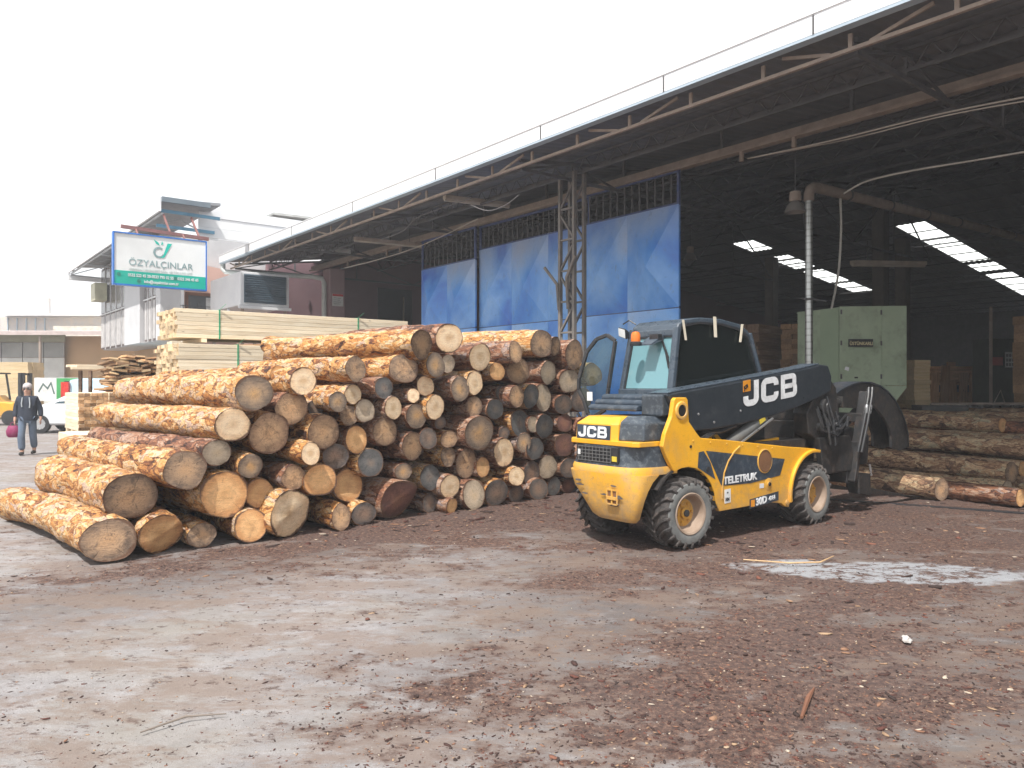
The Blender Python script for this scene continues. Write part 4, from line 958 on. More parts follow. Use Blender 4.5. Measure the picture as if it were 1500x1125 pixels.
def striprow(u0, u1, cuts):
    v = 26
    for a, c in cuts:
        if a > v: sheet('roof', u0, u1, v, a, SHT)
        sheet('skylight', u0, u1, a, c, SKL); v = c
    sheet('roof', u0, u1, v, 46, SHT)
sheet('roof', UL, 12.55, 26, 46, SHT); striprow(12.55, 13.65, [(29.4, 35.5), (36.0, 37.3), (37.9, 42.5)])
sheet('roof', 13.65, 19.15, 26, 46, SHT); striprow(19.15, 20.15, [(28.3, 29.8), (31.0, 33.3), (33.9, 36.4), (36.8, 38.8)]); sheet('roof', 20.15, UE, 26, 46, SHT)
# eave: white fascia gutter, lip and front joist
b = MB(); b.box(8.50, 8.56, UL, 26.95, 5.83, 6.08); b.box(8.485, 8.50, UL, 26.95, 6.07, 6.085)
b.build('eave_fascia', WHT, hall)
b = MB(); b.box(8.50, 8.64, UL, 26.95, 5.79, 5.825); b.build('eave_soffit', WHB, hall)
for k, u in enumerate([2.6, 4.9, 7.2, 9.9, 13.2, 16.9, 20.6, 24.0]):
    b = MB(); b.box(8.488, 8.498, u, u + .02, 5.83, 6.055); b.build('fascia_joint', STB, hall)
def joist(v, z0, z1, ua, ub, step_, mat, tidy=True, web=True, r=.022, name='joist', diag=.6):
    b = MB(); b.bar((v, ua, z0), (v, ub, z0), .05, .045)
    u = ua; k = 0
    while u < ub - .1:
        if tidy:
            b.bar((v, u, z0), (v, u, z1), .05, .03)
            if k % 3 == 0: b.bar((v, u + .25, z0 + .02), (v, u + .25 + step_ * .55, z1), .03, .04)
            if k % 3 == 2: b.bar((v, u + step_ * .8, z0 + .02), (v, u + step_ * .2, z1), .03, .04)
        else:
            b.bar((v, u, z0), (v, u + step_ * .5, z1), r); b.bar((v, u + step_ * .5, z1), (v, u + step_, z0), r)
        u += step_; k += 1
    if not tidy: b.bar((v, ua, z1), (v, ub, z1), .04)
    return b.build(name, mat, hall)
joist(8.82, 5.63, 5.82, UL, 26.7, 1.18, STL, name='front_joist')
joist(10.2, 5.72, 6.0, UL, 26.7, .42, STB, tidy=False, r=.016)
for v in (13.0, 15.2, 17.6, 20.2, 23.0): joist(v, zr(v) - .42, zr(v) - .05, UL, UE, .8, STB, tidy=False, r=.02)
for v in (31.5, 37.7, 43.5): joist(v, zr(v) - .30, zr(v) - .04, UL, UE, 1.0, STB, tidy=False, r=.02)
# purlins right under the far slope
for k in range(16):
    v = 26.8 + k * 1.2; b = MB(); b.box(v, v + .03, UL, UE, zr(v) - .07, zr(v) - .03); b.build('purlin', STB, hall)
for k in range(11):
    v = 9.6 + k * 1.45; b = MB(); b.box(v, v + .05, UL, 26.8, zr(v) - .11, zr(v) - .03); b.build('purlin', STB, hall)
# trusses spanning into the hall on the bay lines
def truss(u):
    b = MB(); pts = [8.9, 10.2, 11.5, 13.5, 16, 18.5, 21, 23.5, 26]
    for i in range(len(pts) - 1):
        a, c = pts[i], pts[i + 1]; za = 5.55 if a > 10 else 5.62
        b.bar((a, u, zr(a) - .14), (c, u, zr(c) - .14), .05, .06); b.bar((a, u, 5.62), (c, u, 5.62), .05, .06)
        b.bar((a, u, 5.62), (c, u, zr(c) - .14), .035) if i % 2 == 0 else b.bar((a, u, zr(a) - .14), (c, u, 5.62), .035)
        if i % 2 == 0: b.bar((c, u, 5.62), (c, u, zr(c) - .14), .03)
    b.build('truss', STB, hall)
for u in (-2.2, 4.6, 10.95, 16.7, 21.5, 26.5): truss(u)
# door head rail
b = MB(); b.box(11.44, 11.60, UL, 26.0, 5.72, 5.86); b.box(11.36, 11.44, UL, 26.0, 5.69, 5.74); b.build('door_rail', STL, hall)
b = MB()
for u in (6.9, 7.9, 3.4, 1.5, 19.6, 20.4, 23.0): b.box(11.38, 11.43, u, u + .06, 5.52, 5.69)
o = b.build('rail_hanger', STL, hall); o['kind'] = 'stuff'
b = MB()
for u in np.arange(UL, 28, 2.4): b.bar((11.5, u, 5.86), (11.5, u, zr(11.5) - .02), .05)
o = b.build('rail_post', STB, hall); o['kind'] = 'stuff'
# lattice column in front of the doors
DFR = worn('door_frame_blue', (.05, .08, .22), (.04, .06, .16), rough=.5, dirt=(.2, .17, .15), dirt_amt=.5)
CLM = worn('column_grey', (.20, .18, .165), (.13, .12, .11), rough=.65, dirt=(.3, .23, .17), dirt_amt=.5)
cv, cu = 10.2, 10.95
for dv in (-.13, .13):
    for du in (-.20, .20):
        b = MB(); b.bar((cv + dv, cu + du, 0), (cv + dv, cu + du, 5.74), .06, .07); b.build('column_post', CLM, hall)
b = MB(); z = .25; k = 0
while z < 5.4:
    s_ = 1 if k % 2 else -1
    for dv in (-.13, .13): b.bar((cv + dv, cu - .2 * s_, z), (cv + dv, cu + .2 * s_, z + .52), .045, .035); b.bar((cv + dv, cu - .2, z), (cv + dv, cu + .2, z), .04, .035)
    z += .60; k += 1
o = b.build('column_lacing', CLM, hall); o['kind'] = 'stuff'
b = MB(); b.tube([(cv - .15, cu + .22, 3.1), (cv - .2, cu + .22, 3.6), (cv - .3, cu + .48, 3.95)], .03, 8); b.build('bent_pipe', CLM, hall, smooth=True)
b = MB(); b.tube([(cv - .15, cu - .05, 3.1), (cv - .2, cu - .06, 3.7), (cv - .2, cu - .3, 4.1)], .035, 8); b.build('bent_pipe', CLM, hall, smooth=True)
# blue sliding doors ------------------------------------------------
t = NT('blue_door_paint'); v = t.mapped((1, 1, 1), rnd=9)
a = t.noise(.55, 4, .55, v, .5); c = t.ramp(a, [(.3, (.02, .10, .55)), (.44, (.08, .28, .74)), (.58, (.21, .45, .86)), (.75, (.38, .55, .84))])
sx_ = t.n('ShaderNodeSeparateXYZ'); t.l(t.co, sx_.inputs[0])
top = t.step(t.math('ADD', sx_.outputs[2], t.math('MULTIPLY', a, 2.2)), 5.2, 6.4); c = t.mix(t.math('MULTIPLY', top, .6), c, (.36, .36, .44))
dd_ = t.noise(9, 7, .75, t.mapped((1, 1, .5), rnd=5)); c = t.mix(t.math('MULTIPLY', t.step(dd_, .56, .70), .5), c, (.14, .18, .32))
sc_n = t.noise(6, 5, .7, t.mapped((1, 1, 7), rnd=3)); c = t.mix(t.math('MULTIPLY', t.step(sc_n, .64, .70), .6), c, (.01, .04, .25))
BLU = t.setp(c, .30)
def door(u0, u1, v, zbar, ztop, nb, cols_u, label):
    b = MB()   # frame
    for u in (u0 + .03, u1 - .03): b.bar((v, u, .05), (v, u, ztop), .05, .05)
    for z in (.08, 3.1, zbar, ztop): b.bar((v, u0, z), (v, u1, z), .05, .05)
    root = b.build('sliding_door', DFR, hall, label=label)
    du = (u1 - u0) / cols_u
    for (za, zb) in ((.1, 3.085), (3.105, zbar - .01)):
        for i in range(cols_u):
            a, c = u0 + i * du + .002, u0 + (i + 1) * du - .002; m = (a + c) / 2; zm = za + (zb - za) * (.5 if za < 1 else .42)
            vf = v - .03
            p = [(vf, a, za), (vf, c, za), (vf, c, zb), (vf, a, zb)]; ap = (vf - .20, m, zm)
            bb = MB(); bb.v = p + [ap] + [(v + .02, a, za), (v + .02, c, za), (v + .02, c, zb), (v + .02, a, zb)]
            bb.f = [(0, 1, 4), (1, 2, 4), (2, 3, 4), (3, 0, 4), (8, 7, 6, 5), (0, 5, 6, 1), (1, 6, 7, 2), (2, 7, 8, 3), (3, 8, 5, 0)]
            bb.build('pressed_panel', BLU, root)
    bm_ = MB(); bm_.box(v - .012, v + .012, -.014, .014, zbar + .02, ztop - .03); me = bm_.mesh('door_bar', STB)
    for k in range(1, nb + 1): obj('door_bar', me, root, loc=(0, u0 + (u1 - u0) * k / (nb + 1), 0))
    return root
door(9.33, 11.95, 11.46, 5.06, 5.68, 12, 2, 'blue pressed-metal door by the open hall mouth')
door(11.90, 15.95, 11.62, 5.10, 5.68, 20, 3, 'wide blue door behind the lattice column')
door(15.9, 18.5, 11.46, 4.86, 5.66, 11, 2, 'blue door furthest left with the deeper bar band')
# end wall, partition, back wall
b = MB(); b.prism([(7.47, 0), (10.6, 0), (10.6, 5.6), (7.47, 5.95)], 'xz', 28.0, 28.25); b.build('pink_end_wall', PNK, hall)
b = MB(); b.prism([(10.6, 0), (46, 0), (46, 5.56), (26, 8.10), (10.6, 6.14)], 'xz', 28.0, 28.2); b.build('end_wall', PNKS, hall)
b = MB(); b.box(15.2, 16.8, 27.93, 27.99, 2.2, 5.6); b.build('dark_doorway', DRK, hall); b = MB(); b.box(16.35, 16.39, 27.88, 27.93, 2.2, 5.3); b.build('door_edge', STL, hall)
b = MB(); b.box(45.9, 46.15, UL, 28.2, 0, 5.58); b.build('back_wall', STB, hall)
b = MB(); b.prism([(11.6, 0), (46, 0), (46, 5.56), (26, 8.1), (11.6, 6.25)], 'xz', UL - .15, UL); b.build('side_wall', STB, hall)
b = MB(); b.box(45.80, 45.88, 13.2, 13.9, 4.1, 4.75)
t = NT('window_daylight'); t.setp((.1, .1, .1), .5); t.b.inputs['Emission Color'].default_value = (.9, .95, 1, 1); t.b.inputs['Emission Strength'].default_value = 3.0
b.build('small_window', t.m, hall)
# pink corner column with notice, canopy shade mixed into its colour
b = MB(); b.box(11.7, 12.27, 25.0, 25.6, 0, 5.72); b.build('corner_column', worn('shaded_pink_column', (.36, .25, .26), (.30, .2, .21), rough=.9, scale=1.2), hall, bevel=.02)
b = MB(); b.box(11.78, 12.20, 24.985, 24.995, 4.40, 4.83); nb_ = b.build('notice_board', STC, hall)
b = MB(); b.box(11.785, 12.195, 24.978, 24.983, 4.75, 4.825); b.build('notice_header', worn('notice_red', (.6, .04, .04)), nb_)
b = MB()
for k in range(4): b.box(11.83, 12.12 - .05 * (k % 2), 24.979, 24.984, 4.68 - .07 * k, 4.695 - .07 * k)
o = b.build('notice_lines', worn('notice_grey', (.3, .3, .3)), nb_); o['kind'] = 'stuff'
# gutter outlet and downpipe
b = MB(); b.tube([(8.62, 26.92, 5.80), (8.62, 26.9, 5.62), (8.66, 26.8, 5.52), (9.1, 26.6, 5.50), (11.2, 25.4, 5.42), (11.52, 25.25, 5.36), (11.58, 25.22, 5.2), (11.58, 25.22, .1)], .085, 12)
b.build('downpipe', worn('white_pipe', (.62, .66, .64), (.5, .54, .53), rough=.5), hall, smooth=True)
# fence panel between column and doors
# timber framed window in pink wall: bars and panes
b = MB(); b.box(7.75, 9.0, 27.92, 27.98, 3.35, 4.75); b.build('dark_pane', worn('window_dark', (.10, .11, .12), rough=.3), hall)
fb = MB(); fb.box(7.68, 9.07, 27.88, 27.99, 4.75, 4.86); fb.box(7.68, 7.75, 27.88, 27.99, 3.2, 4.75); fb.box(9.0, 9.07, 27.88, 27.99, 3.2, 4.75); fr_ = fb.build('window_frame', worn('window_brown', (.22, .10, .06)), hall)
fb = MB(); fb.box(8.35, 8.95, 27.905, 27.915, 3.35, 4.7); fb.build('curtain', worn('lace_white', (.7, .72, .72)), fr_)
fb = MB()
for k in range(7): x = 7.5 + k * .25; fb.tube([(x, 27.6, 3.4), (x + .03, 27.5, 3.9), (x, 27.7, 4.5)], .012, 5)
for z in (3.55, 3.95, 4.35): fb.bar((7.4, 27.6, z), (9.1, 27.6, z), .02)
o = fb.build('window_grille', STB, hall); o['kind'] = 'stuff'
# ventilation cooler box under the eave corner
cool = thing('air_cooler', 'big white sheet-metal air cooler box under the canopy corner', 'air cooler', (0, 0, 0), BROT)
b = MB(); b.box(8.25, 9.85, 24.1, 27.1, 4.13, 5.20); b.build('housing', WHT, cool, bevel=.03)
LGR = worn('louvre_blue_grey', (.10, .15, .19), (.06, .09, .12), rough=.35, scale=2)
b = MB(); b.box(8.36, 9.74, 24.06, 24.09, 4.22, 5.12); b.build('louvre_back', LGR, cool, bevel=.02)
b = MB(); b.box(8.38, 9.72, -.01, .01, -.028, .028); me = b.mesh('louvre_slat', LGR)
for k in range(12): obj('louvre_slat', me, cool, loc=(0, 24.045, 4.29 + k * .07), rot=(R(35), 0, 0))
for (x, y) in ((8.35, 24.2), (9.75, 24.2), (8.35, 27.0), (9.75, 27.0)):
    b = MB(); b.bar((x, y, 0), (x, y, 4.13), .08); b.build('leg', STL, cool)
b = MB(); b.box(8.2, 9.9, 24.05, 24.15, 4.03, 4.12); b.bar((8.3, 24.2, 3.2), (8.3, 25.4, 4.1), .06); b.build('bracket', WHT, cool)

# lamps under the canopy
def tube_lamp(label, v0, u0, v1, u1, z0, z1, c):
    r = thing('tube_lamp', label, 'lamp', W((v0 + v1) / 2, (u0 + u1) / 2, z1), 0, 'dusty tube lamps under the hall roof')
    A = W(v0, u0, z0) - Vector(r.location); B_ = W(v1, u1, z1) - Vector(r.location)
    b = MB(); b.bar(A, B_, .15, .09); b.build('lamp_tray', c, r, bevel=.01)
    dz = Vector((0, 0, -.055))
    b = MB(); b.tube([A + dz, B_ + dz], .035, 8); b.build('tube', worn('tube_' + label[:5], (.50, .44, .36)), r, smooth=True)
    b = MB(); b.bar(A.lerp(B_, .2), A.lerp(B_, .2) + Vector((0, 0, .5)), .015); b.bar(A.lerp(B_, .8), A.lerp(B_, .8) + Vector((0, 0, .5)), .015); b.build('hanger', STB, r)
LTR = worn('lamp_tray_dusty', (.45, .38, .30), (.3, .25, .2), rough=.7)
tube_lamp('dusty tube lamp hanging nearest the blue doors and eave', 9.3, 14.1, 10.95, 13.9, 5.76, 5.80, LTR)
tube_lamp('dark tube lamp in the shadow at the far end of canopy', 9.6, 19.0, 11.6, 18.7, 5.62, 5.62, STL)
tube_lamp('tube lamp hanging deep inside above the green cabinet', 16.5, 8.6, 18.9, 8.1, 4.35, 4.5, LTR)
def bell(label, P, s, top):
    r = thing('bell_lamp', label, 'lamp', P, 0, 'bell-shaped hall lamps')
    b = MB(); b.lathe([(0, .34), (.09, .34), (.10, .20), (.085, .18)], 'z', (0, 0, 0), 16, cap=False); b.build('lamp_body', STL, r, smooth=True); 
    b = MB(); b.lathe([(.07, .18), (.13, .12), (.17, .02), (.175, 0), (.165, .0), (.12, .11), (.06, .165)], 'z', (0, 0, 0), 20, cap=False); b.build('lamp_shade', worn('shade_' + label[:4], (.28, .26, .24), rough=.4, metal=.4), r, smooth=True)
    b = MB(); b.bar((0, 0, .34), (0, 0, top / s), .012); b.build('lamp_cord', STB, r)
    r.scale = (s, s, s)
bell('large bell lamp hanging beside the pipe elbow', Vector(((1165 - 750) / 1120 * 13.4, 13.4, 4.66)), 1.05, 1.4)
bell('small bell lamp hanging low in the hall beside the blue door', Vector(((1011 - 750) / 1120 * 19.5, 19.5, 4.82)), .95, 1.9)
# loose cables under the roof
def cable(label, pts, r, mat, name='cable'):
    b = MB(); P = [Vector(p) for p in pts]; out = []
    for i in range(len(P) - 1):
        p0 = P[max(i - 1, 0)]; p1 = P[i]; p2 = P[i + 1]; p3 = P[min(i + 2, len(P) - 1)]
        for k in range(6):
            t_ = k / 6; out.append(.5 * ((2 * p1) + (p2 - p0) * t_ + (2 * p0 - 5 * p1 + 4 * p2 - p3) * t_ ** 2 + (3 * p1 - p0 - 3 * p2 + p3) * t_ ** 3))
    out.append(P[-1]); b.tube(out, r, 5); return tag(b.build(name, mat, smooth=True), label, 'cable')
CAB = worn('cable_beige', (.42, .36, .30)); CABG = worn('cable_grey', (.16, .15, .15))
def px(x, y, D): return ((x - 750) / 1120 * D, D, CAM_H + (562 - y) * D / 1120)
cable('pale bundled cables running along the door rail at upper right', [px(1095, 232, 12.2), px(1220, 205, 11.0), px(1370, 168, 9.8), px(1510, 140, 9.0)], .012, CAB)
cable('second pale cable just under the bundled cables at upper right', [px(1110, 229, 12.1), px(1240, 204, 10.9), px(1380, 170, 9.7), px(1510, 146, 9.0)], .009, CAB)
cable('white conduit sweeping from the pipe elbow to upper right', [px(1236, 283, 13.2), px(1262, 268, 13.0), px(1295, 258, 12.7), px(1350, 247, 12.2), px(1430, 234, 11.5), px(1512, 220, 11)], .016, worn('conduit', (.62, .58, .52)))
cable('white hose hanging from pipe down to the green cabinet', [px(1231, 290, 14.2), px(1232, 340, 14.3), px(1228, 400, 14.4), px(1218, 452, 14.6)], .022, worn('hose_white', (.55, .53, .48)), 'hose')
cable('sagging black wire below the nearest tube lamp', [px(690, 300, 15), px(715, 308, 14.6), px(740, 300, 14.3), px(760, 285, 14)], .008, CABG)
cable('thin wire drooping across the left canopy shadow', [px(505, 392, 21), px(560, 378, 20.3), px(620, 358, 19.5), px(700, 320, 17)], .012, CAB)
cable('tangle of grey wire hanging under the left canopy', [px(560, 350, 19), px(590, 338, 18.5), px(612, 318, 18), px(660, 300, 17), px(690, 290, 16)], .010, CABG)
# extraction pipe ----------------------------------------------------
pipe = thing('extraction_pipe', 'galvanised spiral pipe rising behind the truck and running right under roof', 'pipe', px(1185, 562, 14)[:2] + (0,))
gal = NT('galvanised_spiral'); wv = gal.n('ShaderNodeTexWave'); wv.bands_direction = 'Z'; wv.inputs['Scale'].default_value = 2.6; wv.inputs['Distortion'].default_value = .4
gal.l(gal.mapped((1, 1, 1)), wv.inputs['Vector']); gal.bump(wv.outputs[1], .15, .005)
c = gal.mix(gal.step(wv.outputs[1], .05, .25), (.36, .37, .35), (.50, .51, .49)); gal.setp(c, .34, .75); GALV = gal.m
b = MB(); b.tube([(0, 0, 0), (0, 0, 5.0)], .068, 18); b.build('riser', GALV, pipe, smooth=True)
bo = W(1, 0) ; e1 = Vector((bo.x, bo.y, .028)).normalized()
pts = [Vector((0, 0, 5.0)), Vector((0, 0, 5.12)), Vector((0, 0, 5.22)) + e1 * .05, Vector((0, 0, 5.27)) + e1 * .15, Vector((0, 0, 5.28)) + e1 * .30]
b = MB(); b.tube(pts, .09, 18); b.build('elbow', STL, pipe, smooth=True)
b = MB(); b.tube([Vector((0, 0, 5.28)) + e1 * .3, Vector((0, 0, 5.28)) + e1 * 13], .095, 18)
for k in range(8):
    q = Vector((0, 0, 5.28)) + e1 * (1.4 + 1.5 * k)
b.build('duct', STL, pipe, smooth=True)
rgm = MB(); rgm.lathe([(.096, -.02), (.112, -.02), (.112, .02), (.096, .02)], 'z', (0, 0, 0), 18, cap=False); rme = rgm.mesh('duct_collar', STB)
for k in range(7):
    q = Vector((0, 0, 5.28)) + e1 * (1.4 + 1.7 * k); obj('duct_collar', rme, pipe, loc=q, rot=e1.to_track_quat('Z', 'Y').to_euler())
b = MB(); b.bar((-.16, 0, 3.22), (.35, .1, 3.18), .03); b.lathe([(.084, -.02), (.10, -.02), (.10, .02), (.084, .02)], 'z', (0, 0, 3.2), 16, cap=False); b.build('pipe_clamp', STB, pipe)

# green machine cabinet --------------------------------------------
GRN = worn('cabinet_green', (.42, .51, .36), (.34, .42, .29), rough=.6, dirt=(.12, .10, .07), dirt_amt=.5, scale=1.6, bump=.05)
cab_ = thing('machine_cabinet', 'pale green sawmill machine cabinet with hopper-shaped bottom behind the pipe', 'machine', (0, 0, 0))
A = Vector(px(1206, 452, 15.0)); Dm = 15.0
def cx_(x, D): return (x - 750) / 1120 * D
x0, x1, x2, x3, xl = cx_(1230, 14.8), cx_(1292, 14.9), cx_(1328, 14.95), 0, cx_(1200, 15.2)
zt, zb = 3.16, 1.62
def slab(name, pts, th, mat, par):
    # vertical wall strip between plan points with bottom/top heights
    b = MB()
    for (xa, ya, za0, za1), (xb, yb_, zb0, zb1) in zip(pts[:-1], pts[1:]):
        dx, dy = xb - xa, yb_ - ya; L_ = math.hypot(dx, dy); nx_, ny_ = -dy / L_ * th, dx / L_ * th
        b.loft([[(xa, ya, za0), (xb, yb_, zb0), (xb, yb_, zb1), (xa, ya, za1)], [(xa + nx_, ya + ny_, za0), (xb + nx_, yb_ + ny_, zb0), (xb + nx_, yb_ + ny_, zb1), (xa + nx_, ya + ny_, za1)]])
    return b.build(name, mat, par)
slab('side_panel', [(xl - .28, 15.6, 1.3, 3.12), (xl, 15.15, 1.3, 3.12)], .03, GRN, cab_)
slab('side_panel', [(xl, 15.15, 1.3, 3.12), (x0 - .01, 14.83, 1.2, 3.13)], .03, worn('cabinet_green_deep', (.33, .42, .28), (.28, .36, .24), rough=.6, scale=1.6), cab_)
slab('front_panel', [(x0, 14.8, 1.62, 3.15), (x1 - .006, 14.9, 1.62, 3.17)], .03, GRN, cab_)
slab('front_panel', [(x1, 14.9, 1.62, 3.17), (x2, 14.95, 1.62, 3.18)], .03, GRN, cab_)
slab('hopper_panel', [(x0, 14.8, 1.02, 1.612), (x1 - .006, 14.9, .82, 1.612)], .03, GRN, cab_)
b = MB(); b.loft([[(x1, 14.9, .82), (x1, 14.93, .82), (x1, 14.93, 1.612), (x1, 14.9, 1.612)], [(x1 + .24, 14.93, 1.25), (x1 + .24, 14.96, 1.25), (x1 + .24, 14.96, 1.612), (x1 + .24, 14.93, 1.612)], [(x2, 14.95, 1.58), (x2, 14.98, 1.58), (x2, 14.98, 1.612), (x2, 14.95, 1.612)]]); b.build('hopper_panel', GRN, cab_)
b = MB(); b.box(xl - .2, x2 - .02, 15.75, 15.8, 1.2, 3.12); b.build('back_panel', GRN, cab_)
b = MB(); b.loft([[(x0, 14.84, 3.12), (x2, 14.98, 3.12), (x2, 15.75, 3.12), (xl - .25, 15.75, 3.1)], [(x0, 14.84, 3.14), (x2, 14.98, 3.15), (x2, 15.75, 3.15), (xl - .25, 15.75, 3.12)]]); b.build('top_panel', GRN, cab_)
b = MB(); b.box(xl, x1 - .1, 15.1, 15.7, 0, 1.25); b.build('machine_base', BLKD, cab_)
b = MB(); xs, xe = cx_(1243, 14.8), cx_(1279, 14.8); b.box(xs, xe, 14.80, 14.812, 2.37, 2.52); pl_ = b.build('maker_plate', INK, cab_)
lettering('ÜSTÜNKARLI', .088, worn('plate_cream', (.72, .62, .36)), (1, 0, 0), (0, 0, 1), (xs + .02, 14.795, 2.405), pl_, offset=.002, sx=.86)
for zz in (1.75, 2.4, 3.0):
    for xx in (x1 - .02, x0 + .03):
        b = MB(); b.box(xx - .015, xx + .015, 14.79 + (.09 if xx > x0 + .5 else 0), 14.80 + (.09 if xx > x0 + .5 else 0), zz, zz + .09); b.build('hinge', STB, cab_)
b = MB(); b.box(cx_(1250, 14.8), cx_(1258, 14.8), 14.835, 14.842, 1.76, 1.79); b.build('handle', INK, cab_)
b = MB(); b.prism([(cx_(1237, 14.8), 1.93), (cx_(1243, 14.8), 1.90), (cx_(1244, 14.8), 1.97), (cx_(1239, 14.8), 1.99)], 'xz', 14.802, 14.806); b.build('paint_chip', WHT, cab_)
# ============================================================ OFFICE, SIGN, LEFT BACKGROUND
STU = worn('grey_stucco', (.56, .56, .57), (.50, .50, .51), rough=.9, scale=2, bump=.5, bscale=25)
WBR = worn('bay_brown', (.20, .15, .14), (.16, .12, .115), rough=.5)
MUL = worn('mullion_white', (.70, .70, .70), rough=.5)
PAN = worn('bay_pane', (.16, .145, .14), (.12, .11, .11), rough=.18)
SLT = worn('lower_slat_pale', (.52, .50, .49), rough=.7)
off = thing('office_building', 'two-storey grey office with overhanging window bays beside the hall', 'building', (0, 0, 0), BROT)
b = MB(); b.box(6.95, 12, 28.35, 38, 3.25, 6.9); b.box(6.95, 12, 28.3, 38, 3.15, 3.25); b.build('upper_storey', STU, off)
b = MB(); b.box(8.2, 12, 28.4, 38, 0, 3.15); b.build('lower_wall', worn('tan_render', (.58, .40, .24), (.50, .34, .20), rough=.9, scale=1), off)
b = MB(); b.box(6.80, 7.46, 27.75, 28.3, 3.15, 6.75); b.build('pier', STU, off); b = MB(); b.box(6.70, 6.95, 30.2, 32.7, 3.15, 6.75); b.build('pier', STU, off)
b = MB(); b.bar((7.50, 27.7, 0), (7.50, 27.7, 5.9), .09); b.build('rain_pipe', WHT, off)
for (ua, ub, n) in ((28.35, 30.15, 3), (32.75, 38.0, 5)):
    fb = MB(); fb.box(6.86, 6.95, ua, ub, 3.2, 6.7); bay = fb.build('window_bay', WBR, off)
    for k in range(n):
        a = ua + (ub - ua) * k / n; c = ua + (ub - ua) * (k + 1) / n
        q = MB(); q.box(6.835, 6.855, a + .10, c - .10, 4.75, 6.6); q.build('pane', PAN, bay)
        q = MB(); q.box(6.83, 6.855, a + .22, c - .10, 3.25, 4.6); q.build('lower_panel', SLT, bay)
        q = MB(); q.bar((6.825, a, 3.15), (6.825, a, 6.7), .035); q.build('mullion', MUL, bay)
    q = MB(); q.bar((6.82, ua, 4.68), (6.82, ub, 4.68), .05); q.build('transom', MUL, bay)
b = MB(); b.box(6.3, 6.78, 36.3, 37.2, 5.2, 5.95); b.build('air_unit', worn('unit_cream', (.60, .58, .42)), off, bevel=.02)
# office canopy: sloping roof with lattice rafters
b = MB(); b.box(5.60, 5.66, 23.0, 38.5, 6.52, 6.92); b.build('canopy_fascia', WHT, off)
b = MB(); b.prism([(5.66, 6.88), (7.3, 6.98), (7.3, 6.90), (5.66, 6.78)], 'xz', 23.0, 38.5); b.build('canopy_roof', worn('canopy_underside', (.30, .31, .33), (.24, .25, .27), rough=.6), off)
GB = worn('blue_grey_trim', (.16, .20, .23), (.13, .16, .19), rough=.5)
b = MB(); b.box(5.66, 6.98, 22.9, 23.0, 6.78, 6.92); b.build('end_fascia', GB, off)
for (u, z) in ((23.4, 6.62), (23.9, 6.28)):
    b = MB(); b.bar((5.75, u, z), (7.4, u, z - .02), .05, .09); b.build('blue_beam', worn('beam_blue' + str(u), (.16, .36, .52)), off)
b = MB(); u = 23.3
b.bar((5.72, 23.1, 6.48), (5.72, 38.3, 6.48), .05)
while u < 38: b.bar((5.72, u, 6.48), (5.72, u + .6, 6.80), .035); b.bar((5.72, u + .6, 6.80), (5.72, u + 1.2, 6.48), .035); u += 1.2
for u in (25.5, 28.5, 31.5, 34.5, 38.2):
    b.bar((5.7, u, 6.42), (8.0, u, 6.35), .05); b.bar((5.7, u, 6.42), (6.8, u, 6.85), .035); b.bar((6.8, u, 6.85), (8.0, u, 6.35), .035)
b.build('rafter_lattice', worn('lattice_pale', (.5, .52, .54)), off)
b = MB(); b.box(5.62, 8.2, 38.3, 38.45, 6.22, 6.42); b.build('end_gutter', WHT, off)
# white sheet gable over the office end
b = MB(); b.box(6.98, 12.0, 24.0, 24.08, 6.12, 6.42); b.box(6.98, 12.0, 24.02, 24.1, 6.43, 6.72); b.box(6.98, 12.0, 24.0, 24.08, 6.73, 7.02); b.build('white_cladding', WHT, off)
for (v_, u_) in ((7.1, 24.3), (8.1, 27.6)):
    b = MB(); b.bar((v_, u_, 5.3), (v_, u_, 6.1), .1); b.build('stub_post', PNK, off)

# company sign hung from a maroon bar
sg_ = thing('company_sign', 'white and green company sign board in a blue frame hung under a maroon bar', 'sign', W(5.333, 22.0, 4.783), BROT)
h0, h1 = -.80, .93; zb0, zt0 = -.38, .61
dz_ = -.0
b = MB(); b.box(h0, h1, 0, .10, zb0, zt0); b.build('sign_box', worn('sign_white', (.80, .82, .82), rough=.35, scale=.5), sg_)
FB = worn('sign_blue', (.02, .17, .58), rough=.4)
for nm, bb in (('frame_edge', (h0 - .02, h1 + .02, -.02, .12, zt0, zt0 + .025)), ('frame_edge', (h0 - .02, h1 + .02, -.02, .12, zb0 - .03, zb0)), ('frame_edge', (h0 - .022, h0, -.02, .12, zb0, zt0)), ('frame_edge', (h1, h1 + .022, -.02, .12, zb0, zt0))):
    b = MB(); b.box(*bb); b.build(nm, FB, sg_)
GR = worn('sign_green', (.0, .45, .34), rough=.4, scale=.5); TE = worn('sign_teal', (.0, .50, .40), rough=.4); GY = worn('sign_grey_letters', (.24, .36, .37), rough=.4); LG = worn('sign_pale_letters', (.55, .66, .64), rough=.4)
b = MB(); b.box(h0 + .002, h1 - .002, -.006, -.002, zb0 + .002, -.12); b.build('green_band', GR, sg_)
yT = -.011; mid = (h0 + h1) / 2
lettering('ÖZYALÇINLAR', .185, GY, (1, 0, 0), (0, 0, 1), (mid, -.006, .0), sg_, align='CENTER', sx=.98, space=1.0)
lettering('ORMAN ÜRÜNLERİ SAN. VE TİC.LTD.ŞTİ', .070, LG, (1, 0, 0), (0, 0, 1), (mid, -.006, -.105), sg_, align='CENTER', sx=.92)
lettering('0532 522 45 20-0533 795 02 55    0322 346 45 65', .082, WPT, (1, 0, 0), (0, 0, 1), (mid + .05, yT, -.225), sg_, align='CENTER', sx=.80, offset=.0015)
